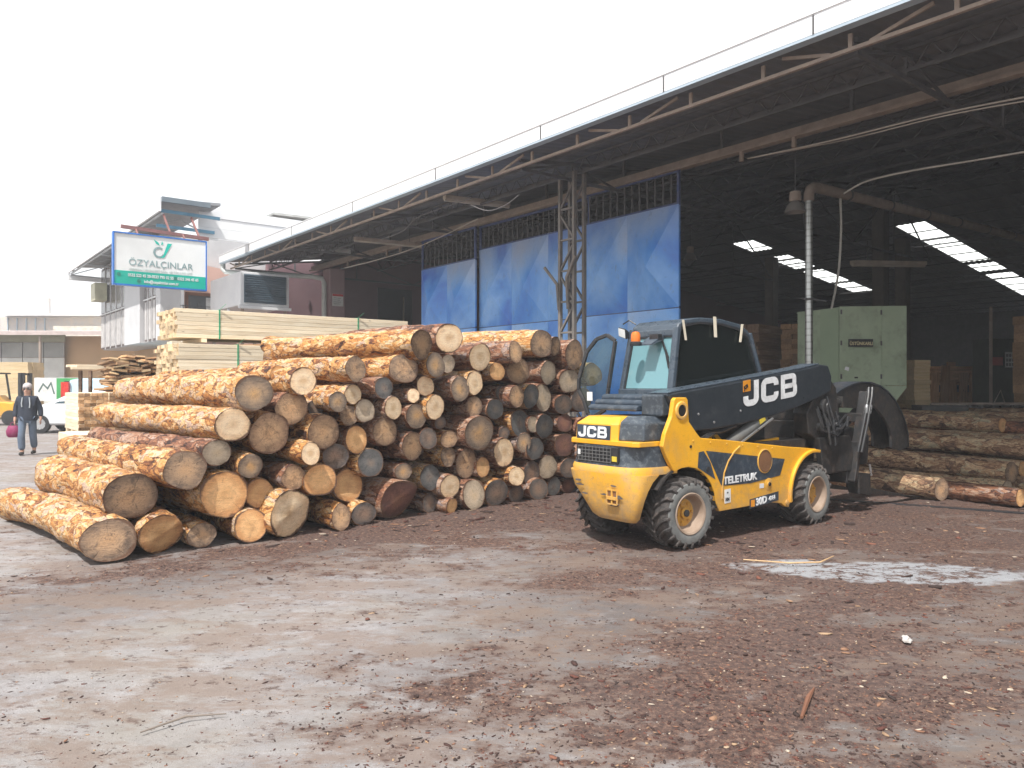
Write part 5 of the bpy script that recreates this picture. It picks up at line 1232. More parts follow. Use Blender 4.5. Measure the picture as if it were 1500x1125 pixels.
lettering('info@ozyalcinlar.com.tr', .082, WPT, (1, 0, 0), (0, 0, 1), (mid, yT, -.335), sg_, align='CENTER', sx=.82, offset=.0015)
for x_, z_ in ((h0 + .08, -.195), (.33, -.195), (mid - .42, -.305)):
    b = MB(); b.lathe([(0, -.002), (.036, -.002), (.036, .002)], 'y', (x_, yT, z_), 16); b.build('sign_icon', worn('icon_dark', (.02, .2, .16)), sg_)
# emblem: ring with a rising y stroke and leaf
b = MB(); ring = []
for k in range(25):
    a = R(50 + 290 * k / 24); ring.append((mid - .045 + .092 * math.cos(a), .30 + .092 * math.sin(a)))
Me = Matrix(((1, 0, 0, 0), (0, 0, 1, -.007), (0, 1, 0, 0), (0, 0, 0, 1)))
ribbon(b, ring, .04, False, Me); b.build('emblem_ring', GY, sg_)
b = MB(); ribbon(b, [(mid + .205, .49), (mid + .12, .49)], .001, False, Me)
b.add([(mid + .115, .50, 0), (mid + .20, .50, 0), (mid + .05, .205, 0), (mid - .03, .195, 0), (mid + .03, .24, 0)], [(0, 1, 2, 3, 4)], Matrix(((1, 0, 0, 0), (0, 0, 1, -.0085), (0, 1, 0, 0), (0, 0, 0, 1)))); b.build('emblem_stroke', TE, sg_)
b = MB(); b.add([(mid - .15, .56, 0), (mid - .06, .50, 0), (mid - .03, .44, 0), (mid - .10, .47, 0)], [(0, 1, 2, 3)], Me); b.add([(mid - .01, .45, 0), (mid + .01, .54, 0), (mid + .035, .48, 0)], [(0, 1, 2)], Me); b.build('emblem_leaf', TE, sg_)
MB_ = worn('maroon_bar', (.26, .12, .11)); b = MB(); b.bar((h0 + .18, .30, .80), (h1 + .15, .30, .74), .06, .07); b.build('hanging_bar', MB_, sg_)
for x_ in (-.35, .55):
    b = MB(); b.bar((x_, .08, .61), (x_, .30, .78), .03); b.build('sign_hanger', MB_, sg_)
for x_ in (.31, .88):
    b = MB(); b.bar((x_, .30, .77), (x_, .85, 1.26), .035); b.build('sign_stay', MB_, sg_)
sg_.scale = (1.333, 1.333, 1.333)


# sheds and roofs in the left distance
def wb(name, x0_, x1_, y0_, y1_, z0_, z1_, mat, par, **k): b = MB(); b.box(x0_, x1_, y0_, y1_, z0_, z1_); return b.build(name, mat, par, **k)
shed = thing('market_shed', 'long low shed with rusty roof edge and grey shutters in the left distance', 'shed', (-28, 42, 0)); 
TAN = worn('shed_tan', (.58, .38, .21), (.50, .33, .18), rough=.9, scale=.6); OLV = worn('shed_olive', (.36, .35, .24), rough=.7, scale=1); SHG = worn('shutter_grey', (.38, .38, .36), rough=.6, scale=1); SHW = worn('shutter_pale', (.68, .68, .64), rough=.6, scale=1)
wb('wall', -4.2, 14, .3, 4, 0, 4.3, TAN, shed); 
b = MB(); b.prism([(-1.5, 4.45), (6, 5.0), (6, 4.9), (-1.5, 4.25)], 'yz', -8, 12); b.build('roof', worn('shed_roof', (.50, .42, .40), (.4, .33, .31)), shed)
wb('fascia_panel', -8, 3.6, -.3, -.2, 3.95, 4.35, OLV, shed)
for k in range(10): x_ = -8 + k * 1.15; wb('shutter_top', x_, x_ + 1.10, -.1, 0, 3.1, 3.93, SHG, shed); wb('shutter_lower', x_, x_ + 1.10, -.1, 0, 0, 3.08, SHW, shed)
for k in range(5): x_ = -7.6 + k * 2.6; wb('post', x_, x_ + .1, -1.3, -1.2, 0, 4.2, STL, shed)
far = thing('far_terrace', 'washed-out terrace of pale roofs far behind the low shed', 'building', (-40, 62, 0))
CR = worn('cream_wall', (.62, .54, .47), (.52, .50, .50), rough=.9, scale=2.5); wb('wall', -8, 12, 0, 6, 0, 7.1, CR, far); wb('roof', -1, 13, -1, 6, 7.12, 7.3, WHT, far); wb('wall', 4, 14, -2, 0, 0, 6.2, worn('cream_b', (.7, .64, .55)), far)
b = MB(); b.bar((2.4, 0, 7.3), (2.4, 0, 8.6), .25); b.build('chimney', CR, far)
for k in range(14): b = MB(); x_ = -7.6 + k * .75; b.bar((x_, -.05, 5.9), (x_, -.05, 7.0), .08); b.build('baluster', WHB, far)
top_ = thing('rooftop_house', 'pale gabled house whose roof peeps above the hall canopy', 'building', (-13.5, 42, 0))
wb('wall', 0, 6, 0, 6, 0, 10.6, WHT, top_); 
b = MB(); b.prism([(-.9, 10.3), (.6, 10.95), (5.5, 10.35), (5.5, 10.25), (.6, 10.83), (-.9, 10.2)], 'xz', -.6, 6.2); b.build('roof', worn('grey_roof', (.40, .41, .40)), top_)
wb('window', 1.0, 1.35, -.05, -.01, 10.0, 10.4, worn('vent_cream', (.5, .5, .45)), top_)
poleS = MB(); 

# ============================================================ VEHICLES AT LEFT
CW = worn('car_white', (.74, .76, .78), rough=.22, scale=1, bump=0); CBL = worn('car_pale_blue', (.42, .60, .68), (.40, .57, .65), rough=.22, scale=1, bump=0)
CGL = worn('car_glass', (.05, .09, .11), rough=.08, bump=0); CRD = worn('lamp_red', (.55, .03, .02), rough=.25); TYR = worn('car_tyre', (.025, .025, .027), rough=.85)
def car(name, label, cat, loc, rz, prof, wins, L_, W_, mat, lampx, wheels, r_=.31):
    root = thing(name, label, cat, loc, rz)
    b = MB(); n = len(prof); rings = []
    for yy, ins in ((-W_ / 2, .06), (-W_ / 2 + .10, 0), (W_ / 2 - .10, 0), (W_ / 2, .06)):
        cxm = sum(p[0] for p in prof) / n; ring = []
        for (x, z) in prof:
            tz = max(0, z - .85); y2 = yy * (1 - .16 * tz)
            ring.append((x - math.copysign(ins, x - cxm), y2, z - (ins if z > .5 else -ins) * .8))
        rings.append(ring)
    b.loft(rings); b.build('body', mat, root, smooth=True, bevel=.03, angle=50)
    for s_ in (-1, 1):
        for poly in wins:
            b = MB(); vs = []
            for (x, z) in poly:
                tz = max(0, z - .85); y2 = s_ * (W_ / 2 * (1 - .16 * tz) + .004 - .05 * tz); vs.append((x, y2, z))
            vs2 = [(x, y - s_ * .02, z) for x, y, z in vs]; b.loft([vs, vs2]); b.build('side_window', CGL, root)
    for wx in wheels:
        for s_ in (-1, 1):
            b = MB(); b.lathe([(0, 0), (r_ * .62, 0), (r_, .02), (r_, .18), (0, .18)], 'y', (wx, s_ * (W_ / 2 - .085) - .09, r_), 22, cap=False); wq = b.build('wheel', TYR, root, smooth=True)
            b = MB(); b.lathe([(0, -.004), (r_ * .55, -.004), (r_ * .6, .004)], 'y', (wx, (W_ / 2 + .004) * s_ if s_ > 0 else -(W_ / 2 + .0), r_), 18); b.build('rim', CHR, wq, smooth=True)
    return root
# white hatchback, seen from behind its left corner; pale blue van beyond
hp_ = [(-2.0, .35), (-2.05, .70), (-1.98, .98), (-1.75, 1.40), (-1.35, 1.47), (-.1, 1.46), (.45, 1.30), (1.15, .98), (1.85, .86), (2.05, .68), (2.05, .38), (1.75, .26), (-1.7, .26)]
c1 = car('hatchback', 'white hatchback parked behind the small plank stack', 'car', (-14.55, 26.5, 0), R(184), hp_, [[(-1.6, 1.0), (-1.5, 1.34), (-.5, 1.38), (-.5, 1.0)], [(-.42, 1.0), (-.42, 1.38), (.0, 1.36), (.85, 1.0)]], 4.1, 1.7, CW, 0, (-1.3, 1.3))
b = MB(); b.box(-2.07, -2.04, -.25, .25, .62, .74); b.build('number_plate', STC, c1)
for s_ in (-1, 1): b = MB(); b.box(2.0, 2.06, s_ * .66 - .12, s_ * .66 + .12, .62, .76); b.build('headlight', CHR, c1); b = MB(); b.box(-2.06, -1.98, s_ * .72 - .09, s_ * .72 + .09, .72, .98); b.build('tail_lamp', CRD, c1)
vp = [(-2.1, .35), (-2.14, .9), (-2.08, 1.55), (-1.95, 1.80), (-1.6, 1.86), (.5, 1.84), (1.0, 1.62), (1.5, 1.12), (2.05, .98), (2.2, .7), (2.2, .35), (1.9, .25), (-1.8, .25)]
c2 = car('family_van', 'pale blue family van seen above the small plank stack', 'van', (-14.05, 28.4, 0), R(4), vp, [[(-1.75, 1.12), (-1.65, 1.62), (-.75, 1.64), (-.75, 1.12)], [(-.62, 1.12), (-.62, 1.64), (.35, 1.62), (.35, 1.12)], [(.45, 1.12), (.45, 1.60), (.85, 1.5), (1.3, 1.14)]], 4.3, 1.75, CBL, 0, (-1.35, 1.35))
for s_ in (-1, 1): b = MB(); b.box(-2.16, -1.90, s_ * .84 - .06, s_ * .84 + .06, .95, 1.72); b.build('tail_lamp', CRD, c2)
b = MB(); b.box(-2.13, -2.10, -.6, .6, 1.15, 1.65); b.build('rear_window', CGL, c2)
# banner boards on a low trailer-like stand behind the cars
bn = thing('advert_board', 'white advertising board with green right-hand part and dark drawing', 'sign', (-20.75, 34.0, 0))
wb('board', -.5, 1.55, 0, .08, .9, 1.93, STC, bn); wb('green_panel', .5, 1.53, -.012, -.004, .92, 1.91, worn('banner_green', (.05, .35, .10)), bn)
for x_ in (-.4, 1.45): wb('post', x_ - .05, x_ + .05, .09, .17, 0, 1.95, STL, bn)
b = MB(); ribbon(b, [(-.3, 1.3), (-.1, 1.65), (.1, 1.45), (.25, 1.7), (.4, 1.2)], .07, False, Matrix(((1, 0, 0, 0), (0, 0, 1, -.006), (0, 1, 0, 0), (0, 0, 0, 1)))); b.build('drawing', worn('banner_ink', (.10, .16, .15)), bn)
wb('dark_tab', .85, 1.35, -.02, -.013, 1.62, 1.78, INK, bn)

# small yellow forklift at the left edge
fk = thing('yellow_forklift', 'small yellow forklift with tall black mast at the left edge', 'forklift', (-20.9, 31.0, 0), R(8))
b = MB(); b.prism([(-1.2, .35), (-1.25, .9), (-1.0, 1.18), (.1, 1.2), (.35, .95), (.9, .9), (.95, .35)], 'xz', -.55, .55); b.build('body', YEL, fk, bevel=.05)
b = MB(); b.prism([(-.9, .62), (-.75, .92), (-.1, .98), (.15, .8), (.1, .6)], 'xz', -.57, -.54); b.build('side_recess', DGR, fk)
for x_ in (-.75, .75):
    for s_ in (-1, 1): b = MB(); b.lathe([(0, 0), (.18, 0), (.30, .02), (.30, .2), (0, .2)], 'y', (x_, s_ * .5 - .1, .30), 20, cap=False); b.build('wheel', TYR, fk, smooth=True)
for (x_, y_) in ((1.05, -.38), (1.05, .38), (1.15, -.3), (1.15, .3)): b = MB(); b.bar((x_, y_, .1), (x_, y_, 2.1), .1); b.build('mast_rail', BLK, fk)
for z_ in (.5, 1.3, 2.05): b = MB(); b.bar((1.08, -.4, z_), (1.08, .4, z_), .08); b.build('mast_cross', BLK, fk)
for s_ in (-1, 1):
    b = MB(); b.bar((-.85, s_ * .45, 1.15), (-.75, s_ * .45, 2.05), .06); b.bar((.3, s_ * .45, 1.0), (.15, s_ * .45, 2.05), .06); b.build('roof_post', BLK, fk)
b = MB(); b.box(-.85, .3, -.5, .5, 2.05, 2.11); b.build('overhead_guard', BLK, fk)
b = MB(); b.box(-.6, -.1, -.25, .25, 1.2, 1.3); b.box(-.65, -.52, -.25, .25, 1.3, 1.7); b.build('seat', BLK, fk, bevel=.03)
for s_ in (-1, 1): b = MB(); b.prism([(1.2, .6), (1.26, .6), (1.26, .14), (2.1, .08), (2.1, .04), (1.2, .06)], 'xz', s_ * .25 - .05, s_ * .25 + .05); b.build('fork', BLK, fk)
# ============================================================ SAWN TIMBER
CRM = woodm('timber_cream', ((.62, .48, .31), (.76, .64, .46), (.84, .75, .59)), sc_=5, grain=(1.2, 14, 14), var=.42)
CRY = woodm('timber_yellow', ((.50, .36, .19), (.62, .47, .27), (.70, .56, .36)), sc_=5, grain=(1.2, 14, 14), var=.3)
BRN = woodm('timber_brown', ((.22, .12, .06), (.34, .20, .10), (.44, .28, .15)), sc_=5, grain=(1.2, 12, 12), var=.5)
OLD = woodm('timber_old', ((.16, .09, .06), (.27, .17, .11), (.38, .26, .17)), sc_=5, grain=(1.2, 12, 12), var=.6)
END = woodm('timber_end', ((.42, .28, .15), (.56, .41, .24), (.66, .51, .33)), sc_=22, knots=False, grain=(1, 1, 1), var=.7)
GRS = worn('strap_green', (.02, .36, .17), rough=.4)
def plank_mesh(L_, w, t_, seed, mat, endmat=None, rough_=0.0):
    rnd = random.Random(seed); bm = bmesh.new(); n = 3
    rings = []
    for i in range(n + 1):
        x = L_ * (i / n - .5); a = rnd.uniform(-1, 1) * rough_; c = rnd.uniform(-1, 1) * rough_; e = .003
        ww = w / 2 * (1 + rnd.uniform(-1, 1) * rough_ * 2); tt = t_ / 2
        pts = [(-ww + e, -tt), (ww - e, -tt), (ww, -tt + e), (ww, tt - e), (ww - e, tt), (-ww + e, tt), (-ww, tt - e), (-ww, -tt + e)]
        rings.append([bm.verts.new((x, p[0] + a * w, p[1] + c * t_)) for p in pts])
    for i in range(n):
        for j in range(8): bm.faces.new((rings[i][j], rings[i][(j + 1) % 8], rings[i + 1][(j + 1) % 8], rings[i + 1][j]))
    f1 = bm.faces.new(rings[0][::-1]); f2 = bm.faces.new(rings[-1])
    me = bpy.data.meshes.new('plank'); me.materials.append(mat)
    if endmat: me.materials.append(endmat); f1.material_index = f2.material_index = 1
    bmesh.ops.recalc_face_normals(bm, faces=bm.faces); bm.to_mesh(me); bm.free(); return me
def pack(label, loc, rz, L_, W_, H_, nw, nh, mat, endmat=None, straps=(), jit=.02, fill=1.0, spacer=True, group=None, cat='timber stack', name='timber_stack', jitz=0.0, rough_=0.0, layer_gap=0):
    root = thing(name, label, cat, loc, rz, group)
    w, t_ = W_ / nw, H_ / nh; meshes = [plank_mesh(L_, w - .004, t_ - .004, k + int(L_ * 10), mat, endmat, rough_) for k in range(5)]
    z0 = .08 if spacer else 0
    if spacer:
        for x in (-.4, 0, .4): b = MB(); b.box(x * L_ - .05, x * L_ + .05, -W_ / 2, W_ / 2, 0, .078); b.build('bearer', mat, root)
    for k in range(nh):
        for i in range(nw):
            if random.random() > fill and k > nh * .6: continue
            if 0 < i < nw - 1 and 0 < k < nh - 1 and nw * nh > 60 and False: continue
            obj('plank', random.choice(meshes), root, loc=(random.uniform(-jit, jit), (i + .5) * w - W_ / 2, z0 + (k + .5) * t_ + layer_gap * k), rot=(math.pi * random.randint(0, 1), 0, math.pi * random.randint(0, 1) + random.uniform(-1, 1) * jitz))
    for x in straps:
        b = MB(); e = .012; zt_ = z0 + H_
        b.box(x - .012, x + .012, -W_ / 2 - e, -W_ / 2 - .004, z0 - .01, zt_ + e); b.box(x - .012, x + .012, -W_ / 2 - .004, W_ / 2, zt_ + .004, zt_ + e); b.box(x - .012, x + .012, W_ / 2 + .004, W_ / 2 + e, z0 - .01, zt_ + e); b.build('strap', GRS, root)
        b = MB(); b.bar((x, -W_ / 2 - .01, zt_ + .01), (x + .10, -W_ / 2 - .08, zt_ + .12), .02, .004); b.build('strap_tail', GRS, root)
    return root
Wt = lambda v, u, z: tuple(W(v, u, z))
# three long packs on each other behind the log pile
pack('topmost long pack of cream boards behind the logs, green-strapped near its left end', Wt(6.6, 16.0, 2.46), BROT, 5.1, 1.3, .56, 11, 7, CRM, END, straps=(-1.75, 1.25), jit=.05, jitz=.002, group='long strapped timber packs')
pack('middle long pack of cream boards resting between two other packs', Wt(6.5, 15.9, 1.74), BROT, 5.0, 1.45, .60, 12, 8, CRM, END, straps=(-1.35,), jit=.06, jitz=.002, group='long strapped timber packs')
pack('lowest-but-one long pack of yellowish boards, mostly hidden by logs', Wt(6.4, 15.9, 1.06), BROT, 5.0, 1.45, .58, 10, 7, CRY, END, jit=.04, group='long strapped timber packs')
pack('bottom long pack of boards on the ground behind the log pile', Wt(6.4, 15.9, 0), BROT, 5.0, 1.45, .95, 8, 10, CRY, END, jit=.04, group='long strapped timber packs')
sk = MB(); sk.bar((0, 0, 0), (1.9, 0, .10), .12, .03); o = sk.build('loose_board', BRN); o.location = Wt(4.15, 15.3, 2.36); o.rotation_euler = (0, 0, BROT); tag(o, 'loose brown board slanting between the two upper packs', 'board')
# small stacks by the path
ENB = woodm('timber_end_brown', ((.20, .11, .06), (.36, .22, .12), (.50, .33, .19)), sc_=22, knots=False, grain=(1, 1, 1), var=.9)
pack('small stack of brown-ended battens standing on a paler tier by the path', Wt(3.36, 19.0, .58), BROT + R(90), 1.7, 1.03, .80, 9, 11, CRM, ENB, jit=.05, group='short batten stacks at the left', spacer=True)
pack('lower tier of pale battens under the brown-ended stack', Wt(3.36, 19.05, 0), BROT + R(90), 1.7, 1.06, .48, 8, 6, CRM, END, jit=.03, group='short batten stacks at the left')
pack('pale batten stack closest to the path, beside the log ends', Wt(2.95, 17.2, 0), BROT + R(90), 1.45, 1.0, .60, 9, 9, CRM, ENB, jit=.03, group='short batten stacks at the left')
BR3 = woodm('timber_slab_orange', ((.34, .17, .07), (.52, .30, .14), (.62, .40, .22)), sc_=5, grain=(1.2, 12, 12), var=.6)
# waste slab heap
sl = thing('slab_heap', 'untidy heap of bark-edged waste slabs left of the long packs', 'slab heap', (-8.95, 17.9, 0), BROT + R(90))
rnd = random.Random(9); ms = [plank_mesh(1.5 + .1 * (k % 3), .24, .035 + .008 * (k % 4), 70 + k, [BRN, BR3, BRN, BR3][k % 4], [END, ENB][k % 2], .16) for k in range(10)]
for k in range(44):
    for i in range(4):
        obj('slab', rnd.choice(ms), sl, loc=(rnd.uniform(-.14, .14), -.38 + i * .25 + rnd.uniform(-.05, .05), .04 + k * .051 + rnd.uniform(-.01, .01)), rot=(rnd.uniform(-.25, .25), rnd.uniform(-.05, .05), rnd.uniform(-.12, .12)))
pack('pale boards on trestles left of the slab heap', (-10.1, 19.0, 2.0), R(38), 1.5, .6, .12, 3, 2, CRM, None, jit=.1, spacer=False)
b = MB()
for sx_ in (-.5, .5):
    for sy in (-.22, .22): b.bar((sx_, sy, 0), (sx_, sy, 1.98), .07)
o = b.build('trestle', OLD); o.location = (-10.1, 19.0, 0); tag(o, 'wooden trestle carrying pale boards left of the slab heap', 'trestle')
pack('yellowish plank pile standing before the grey shutters of the far shed', (-23.5, 36.5, 0), 0, 1.6, 1.2, 2.6, 4, 14, CRY, None, jit=.04)
pack('plank pile under the office overhang', tuple(W(7.4, 27.2, 0)), BROT, .9, .7, 3.0, 3, 16, CRM, None, jit=.03)
# inside the hall
pack('rough brown plank stack inside, left of the pipe', Wt(15.8, 10.6, 0), BROT + R(8), 2.2, 1.2, 2.9, 4, 30, OLD, None, jit=.09, rough_=.06, jitz=.03)
pack('tidier brown plank stack standing right behind the pipe', Wt(15.9, 9.2, 0), BROT + R(8), 1.0, 1.0, 2.9, 4, 26, BRN, None, jit=.08, jitz=.02)
pack('small pale plank stack lit beside the green cabinet', ((1338 - 750) / 1120 * 17, 17.2, .95), R(15), .42, .8, 1.15, 3, 13, CRY, None, jit=.02)
b = MB()
for sx_ in (-.25, .25):
    for sy in (-.3, .3): b.bar((sx_, sy, 0), (sx_, sy, .95), .06)
b.box(-.3, .3, -.4, .4, .89, .948); o = b.build('trestle', OLD); o.location = ((1338 - 750) / 1120 * 17, 17.2, 0); tag(o, 'low trestle under the small pale plank stack', 'trestle')
pack('dark plank stack ending at a black box, right of the cabinet', ((1335 - 750) / 1120 * 15.6, 16.0, 0), R(-8), 1.6, .9, .95, 4, 14, OLD, None, jit=.06, rough_=.05)
b = MB(); b.box(-.42, .42, -.35, .35, 0, 1.22); b.box(-.44, .44, -.37, -.352, .1, .16); b.box(-.44, .44, -.37, -.352, 1.05, 1.12); o = b.build('steel_bin', BLKD, bevel=.015); o.location = ((1380 - 750) / 1120 * 15.3, 15.4, 0); o.rotation_euler = (0, 0, R(-12)); tag(o, 'black steel bin beside the dark plank stack', 'bin')
# planks leaning on the far rack
lean = thing('leaning_planks', 'row of orange-brown planks leaning upright inside the hall', 'planks', ((1385 - 750) / 1120 * 21, 21, 0), R(12))
BR2 = woodm('timber_rust', ((.36, .18, .08), (.52, .28, .14), (.64, .38, .20)), sc_=5, grain=(1.2, 12, 12), var=.5)
lm = [plank_mesh(2.1 + .2 * k, .26, .04, 90 + k, BR2) for k in range(4)]
for k in range(11): obj('plank', random.choice(lm), lean, loc=(-.1 + k * .31, .3, .92), rot=(random.uniform(-.04, .04), R(-90 + random.uniform(-4, 4)), R(90)))
b = MB(); b.bar((-.4, .55, 1.55), (3.8, .55, 1.55), .08); b.bar((-.3, .55, 0), (-.3, .55, 1.6), .08); b.bar((3.7, .55, 0), (3.7, .55, 1.6), .08); b.build('rack', STB, lean)
pack('small brown board pack lying on top of the leaning rack', ((1410 - 750) / 1120 * 21.5, 21.8, 1.62), R(12), 1.7, .6, .45, 3, 7, BR2, None, jit=.05)
pack('orange board pack on the floor deep in the hall', ((1440 - 750) / 1120 * 25, 25, 0), R(20), 3.0, 1.2, 1.3, 4, 12, BR2, None, jit=.08)
# roller conveyor
rc_ = thing('roller_conveyor', 'low dark roller conveyor crossing the hall floor at right', 'conveyor', ((1440 - 750) / 1120 * 16.8, 16.8, 0), R(4))
for dy in (-.3, .3):
    for z in (1.10, 1.22): b = MB(); b.bar((-1.4, dy, z), (3.0, dy, z), .05, .03); b.build('side_rail', STL, rc_)
for x in (-.5, .6, 1.9): b = MB(); b.box(x - .1, x + .1, -.3, .3, 0, 1.08); b.build('leg', STB, rc_)
rm_ = MB(); rm_.tube([(0, -.28, 1.16), (0, .28, 1.16)], .035, 10); rme2 = rm_.mesh('roller', CHR)
for k in range(16): obj('roller', rme2, rc_, loc=(-1.3 + k * .27, 0, 0))
# dark control panel with posters, post and rope
cp = thing('saw_machine', 'dark band saw housing with posters and a slack rope at right', 'machine', ((1473 - 750) / 1120 * 18.5, 18.5, 0), R(8))
b = MB(); b.prism([(-.25, 0), (.45, 0), (.45, 2.75), (-.42, 2.75), (-.42, 1.1), (-.25, .7)], 'xz', 0, .6); b.build('housing', worn('saw_dark_green', (.035, .045, .035), (.025, .03, .025), rough=.6), cp, bevel=.03)
b = MB(); b.box(-.02, .32, -.012, -.004, 2.05, 2.42); po = b.build('poster', STC, cp)
for i in range(4):
    for j in range(3): b = MB(); b.box(.0 + i * .08, .06 + i * .08, -.016, -.0125, 2.08 + j * .11, 2.16 + j * .11); b.build('poster_cell', worn('cell%d%d' % (i, j), (.25, .26, .26)), po)
b = MB(); b.box(-.36, -.08, -.012, -.004, 2.1, 2.3); b.build('red_notice', worn('notice_dull_red', (.35, .06, .05)), cp)
b = MB(); b.bar((-.48, -.1, 0), (-.48, -.1, 3.5), .05); b.build('post', STL, cp)
b = MB(); b.tube([(-.4, -.05, 1.1), (-.2, -.08, 1.5), (0, -.06, 1.0), (.2, -.06, .85), (.4, -.05, 1.05)], .014, 6); b.build('rope', CAB, cp, smooth=True)
pack('tall timber stack cut off by the right edge of view', ((1540 - 750) / 1120 * 17.2, 17.2, 0), R(20), 1.2, .9, 3.1, 3, 16, BRN, None, jit=.03)
# inner columns
for i, (x_, D_) in enumerate(((1290, 24), (1130, 30), (1322, 26))):
    b = MB(); X_ = (x_ - 750) / 1120 * D_; b.box(-.18, .18, -.18, .18, 0, 6.6 if i else 7.2); o = b.build('hall_post', worn('post_brown%d' % i, (.10, .075, .055)), None); o.location = (X_, D_, 0); o.rotation_euler = (0, 0, BROT)
    tag(o, ['brown hall post rising behind the green cabinet', 'dark hall post left of the cabinet, deep inside', 'thin-looking hall post just right of the cabinet top'][i], 'post')

# ============================================================ PERSON
def skin(name, verts, edges, rad, mat, parent, root_i=0, lv=1):
    me = bpy.data.meshes.new(name); me.from_pydata(verts, edges, []); o = bpy.data.objects.new(name, me); COL.objects.link(o); o.parent = parent
    m = o.modifiers.new('skin', 'SKIN'); m.use_smooth_shade = True
    for i, r_ in enumerate(rad): me.skin_vertices[0].data[i].radius = (r_, r_) if not isinstance(r_, tuple) else r_; me.skin_vertices[0].data[i].use_root = (i == root_i)
    s_ = o.modifiers.new('sub', 'SUBSURF'); s_.levels = lv; s_.render_levels = lv
    me.materials.append(mat); return o
pr = thing('person', 'person in navy jacket and blue-grey trousers walking with a magenta bag', 'person', (-11.28, 17.8, 0), R(18))
SKN = worn('skin', (.50, .29, .21), rough=.6, bump=.02); NVY = worn('navy_cloth', (.018, .024, .04), (.028, .036, .055), rough=.85, scale=8, bump=.3); JNS = worn('blue_grey_cloth', (.14, .18, .25), (.10, .14, .20), rough=.85, scale=8, bump=.3)
HAR = worn('grey_hair', (.55, .50, .50), rough=.8); SHO = worn('shoe_dark', (.03, .028, .028), rough=.6); MAG = worn('bag_magenta', (.26, .02, .10), rough=.6, bump=.3)
# body: one continuous figure (faces -y), right arm at -x side
bv = [(0, 0, .90), (0, 0, 1.10), (0, -.01, 1.28), (0, 0, 1.37), (0, -.01, 1.44), (0, -.015, 1.53),
      (-.17, 0, 1.31), (-.235, .03, 1.07), (-.24, -.05, .86), (-.24, -.07, .78), (.17, 0, 1.31), (.245, .04, 1.07), (.27, .0, .87), (.275, -.02, .79),
      (-.09, -.02, .86), (-.10, -.10, .48), (-.10, -.02, .09), (-.10, -.12, .05), (.09, .02, .86), (.09, .06, .48), (.09, .20, .12), (.09, .12, .04)]
be = [(0, 1), (1, 2), (2, 3), (3, 4), (4, 5), (2, 6), (6, 7), (7, 8), (8, 9), (2, 10), (10, 11), (11, 12), (12, 13), (0, 14), (14, 15), (15, 16), (16, 17), (0, 18), (18, 19), (19, 20), (20, 21)]
skin('body', bv, be, [(.15, .11), (.145, .11), (.15, .10), .055, .07, .088, .055, .04, .03, .028, .055, .04, .03, .028, .085, .06, .045, .035, .085, .06, .045, .035], SKN, pr, lv=2)
for hx, hy, hz, s_ in ((-.24, -.08, .76, -1), (.28, -.03, .77, 1)):
    for k in range(4): skin('finger', [(hx + .01 * s_ * 0, hy + .015 * (k - 1.5), hz + .01), (hx - s_ * .004, hy + .017 * (k - 1.5), hz - .04), (hx - s_ * .02, hy + .017 * (k - 1.5), hz - .07 + .006 * abs(k - 1.5))], [(0, 1), (1, 2)], [.010, .009, .007], SKN, pr)
    skin('thumb', [(hx, hy - .02, hz + .03), (hx - s_ * .02, hy - .045, hz + .0), (hx - s_ * .025, hy - .05, hz - .025)], [(0, 1), (1, 2)], [.012, .010, .008], SKN, pr)
skin('jacket', [(0, 0, .74), (0, 0, 1.08), (0, -.01, 1.27), (-.17, 0, 1.31), (-.24, .03, 1.07), (-.245, -.05, .87), (.17, 0, 1.31), (.25, .04, 1.07), (.275, .0, .88), (0, 0, 1.36)],
     [(0, 1), (1, 2), (2, 3), (3, 4), (4, 5), (2, 6), (6, 7), (7, 8), (2, 9)], [(.205, .15), (.195, .145), (.18, .13), .082, .066, .052, .078, .066, .052, .08], NVY, pr, lv=2)
b = MB(); b.loft([[(a_ * math.cos(q), b_ * math.sin(q), z_) for q in [2 * math.pi * k / 18 for k in range(18)]] for a_, b_, z_ in ((.205, .15, .80), (.215, .155, .86), (.20, .145, 1.0), (.195, .14, 1.15), (.185, .125, 1.27), (.13, .09, 1.345), (.08, .07, 1.38))]); b.build('jacket_body', NVY, pr, smooth=True)
skin('trousers', [(0, 0, .88), (-.095, -.02, .82), (-.105, -.10, .48), (-.105, -.03, .11), (.095, .02, .82), (.095, .06, .48), (.095, .19, .15)], [(0, 1), (1, 2), (2, 3), (0, 4), (4, 5), (5, 6)], [(.14, .10), .10, .085, .078, .10, .085, .075], JNS, pr, lv=2)
for x_, y_, z_ in ((-.10, -.02, .05), (.09, .19, .06)): skin('shoe', [(x_, y_ + .03, z_), (x_, y_ - .08, z_ - .005), (x_, y_ - .19, z_ - .015)], [(0, 1), (1, 2)], [.05, .048, .036], SHO, pr)
def ellip(name, c, r_, mat, par, zmin=None, n=14):
    bm = bmesh.new(); bmesh.ops.create_uvsphere(bm, u_segments=n, v_segments=n, radius=1)
    for v in bm.verts: v.co = Vector((c[0] + v.co.x * r_[0], c[1] + v.co.y * r_[1], max(c[2] + v.co.z * r_[2], zmin if zmin is not None else -9)))
    me = bpy.data.meshes.new(name); bm.to_mesh(me); bm.free(); me.materials.append(mat); me.polygons.foreach_set('use_smooth', [True] * len(me.polygons)); return obj(name, me, par)
ellip('hair', (0, .008, 1.585), (.098, .112, .098), HAR, pr, 1.54)
ellip('nose', (0, -.108, 1.525), (.014, .022, .022), SKN, pr); ellip('ear', (-.09, .0, 1.525), (.012, .022, .03), SKN, pr); ellip('ear', (.09, .0, 1.525), (.012, .022, .03), SKN, pr)
ellip('mouth', (0, -.097, 1.482), (.026, .008, .006), worn('lips', (.35, .12, .10)), pr)
b = MB()
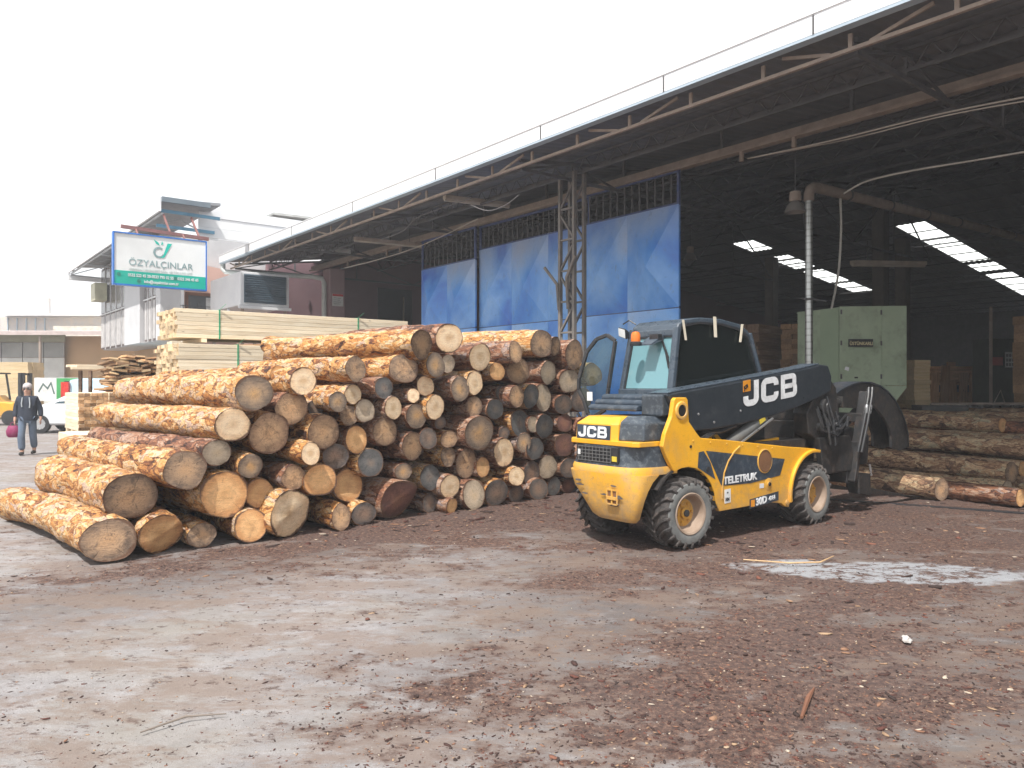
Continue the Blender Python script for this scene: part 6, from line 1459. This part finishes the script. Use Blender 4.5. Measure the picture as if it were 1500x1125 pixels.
for s_ in (-1, 1): pts = [(s_ * .036 + .026 * math.cos(a), -.106, 1.553 + .02 * math.sin(a)) for a in [2 * math.pi * k / 12 for k in range(13)]]; b.tube(pts, .004, 5)
b.bar((-.01, -.108, 1.556), (.01, -.108, 1.556), .005); b.build('glasses', INK, pr)
for s_ in (-1, 1): ellip('eye', (s_ * .034, -.092, 1.553), (.012, .008, .008), INK, pr)
b = MB(); b.tube([(-.07, -.13, 1.34), (-.085, -.145, 1.2), (-.075, -.15, 1.12)], .013, 6); b.build('scarf_end', worn('scarf_grey', (.42, .46, .5)), pr, smooth=True)
b = MB(); b.tube([(.07, -.13, 1.34), (.085, -.145, 1.2), (.08, -.15, 1.10)], .013, 6); b.build('scarf_end', worn('scarf_grey2', (.42, .46, .5)), pr, smooth=True)
bg_ = thing('handbag', 'magenta cloth bag carried low in the walking person\'s hand', 'bag', (-11.5, 17.62, .42), R(18))
b = MB(); rings = []
for (z, sx_, sy) in ((0, .09, .04), (.04, .13, .07), (.14, .145, .08), (.24, .11, .05), (.27, .09, .03)): rings.append([(sx_ * math.cos(a), sy * math.sin(a), z) for a in [2 * math.pi * k / 14 for k in range(14)]])
b.loft(rings); b.build('bag_body', MAG, bg_, smooth=True)
b = MB(); b.tube([(-.06, 0, .26), (-.04, 0, .33), (0, 0, .35), (.04, 0, .33), (.06, 0, .26)], .009, 6); b.build('strap', MAG, bg_, smooth=True)

# ============================================================ loose pieces of one mesh become parts of their own
def explode(names):
    for o in [o for o in bpy.data.objects if o.type == 'MESH' and o.name.split('.')[0] in names and o.parent]:
        bm = bmesh.new(); bm.from_mesh(o.data); bm.verts.ensure_lookup_table(); seen = set(); isl = []
        for v in bm.verts:
            if v.index in seen: continue
            st = [v]; g_ = []; seen.add(v.index)
            while st:
                w_ = st.pop(); g_.append(w_)
                for e in w_.link_edges:
                    q = e.other_vert(w_)
                    if q.index not in seen: seen.add(q.index); st.append(q)
            isl.append(g_)
        if len(isl) < 2 or len(isl) > 40: bm.free(); continue
        for k, g_ in enumerate(isl):
            idx = {v.index: i for i, v in enumerate(g_)}
            fs = [[idx[v.index] for v in f.verts] for f in bm.faces if f.verts[0].index in idx]
            me = bpy.data.meshes.new(o.data.name); me.from_pydata([v.co.copy() for v in g_], [], fs)
            for m_ in o.data.materials: me.materials.append(m_)
            sm = len(o.data.polygons) and o.data.polygons[0].use_smooth
            if sm: me.polygons.foreach_set('use_smooth', [True] * len(me.polygons)); me.set_sharp_from_angle(angle=R(35))
            if k == 0: first = me; continue
            c = o.copy(); c.data = me; COL.objects.link(c)
        o.data = first; bm.free()
explode(EXPL)
# ============================================================ added haze, veils the view like lens glare
b = MB(); b.box(-175, 175, -40, 215, -1.5, 12.5)
t = NT('glare_haze'); t.t.nodes.remove(t.b)
pv = t.n('ShaderNodeVolumePrincipled'); pv.inputs['Color'].default_value = (.93, .96, 1, 1); pv.inputs['Density'].default_value = .0023; pv.inputs['Anisotropy'].default_value = .0
t.l(pv.outputs[0], t.out.inputs[1])
hz = b.build('haze', t.m); tag(hz, 'thin added haze over the yard and hall, veiling like lens glare', None, None, 'stuff')
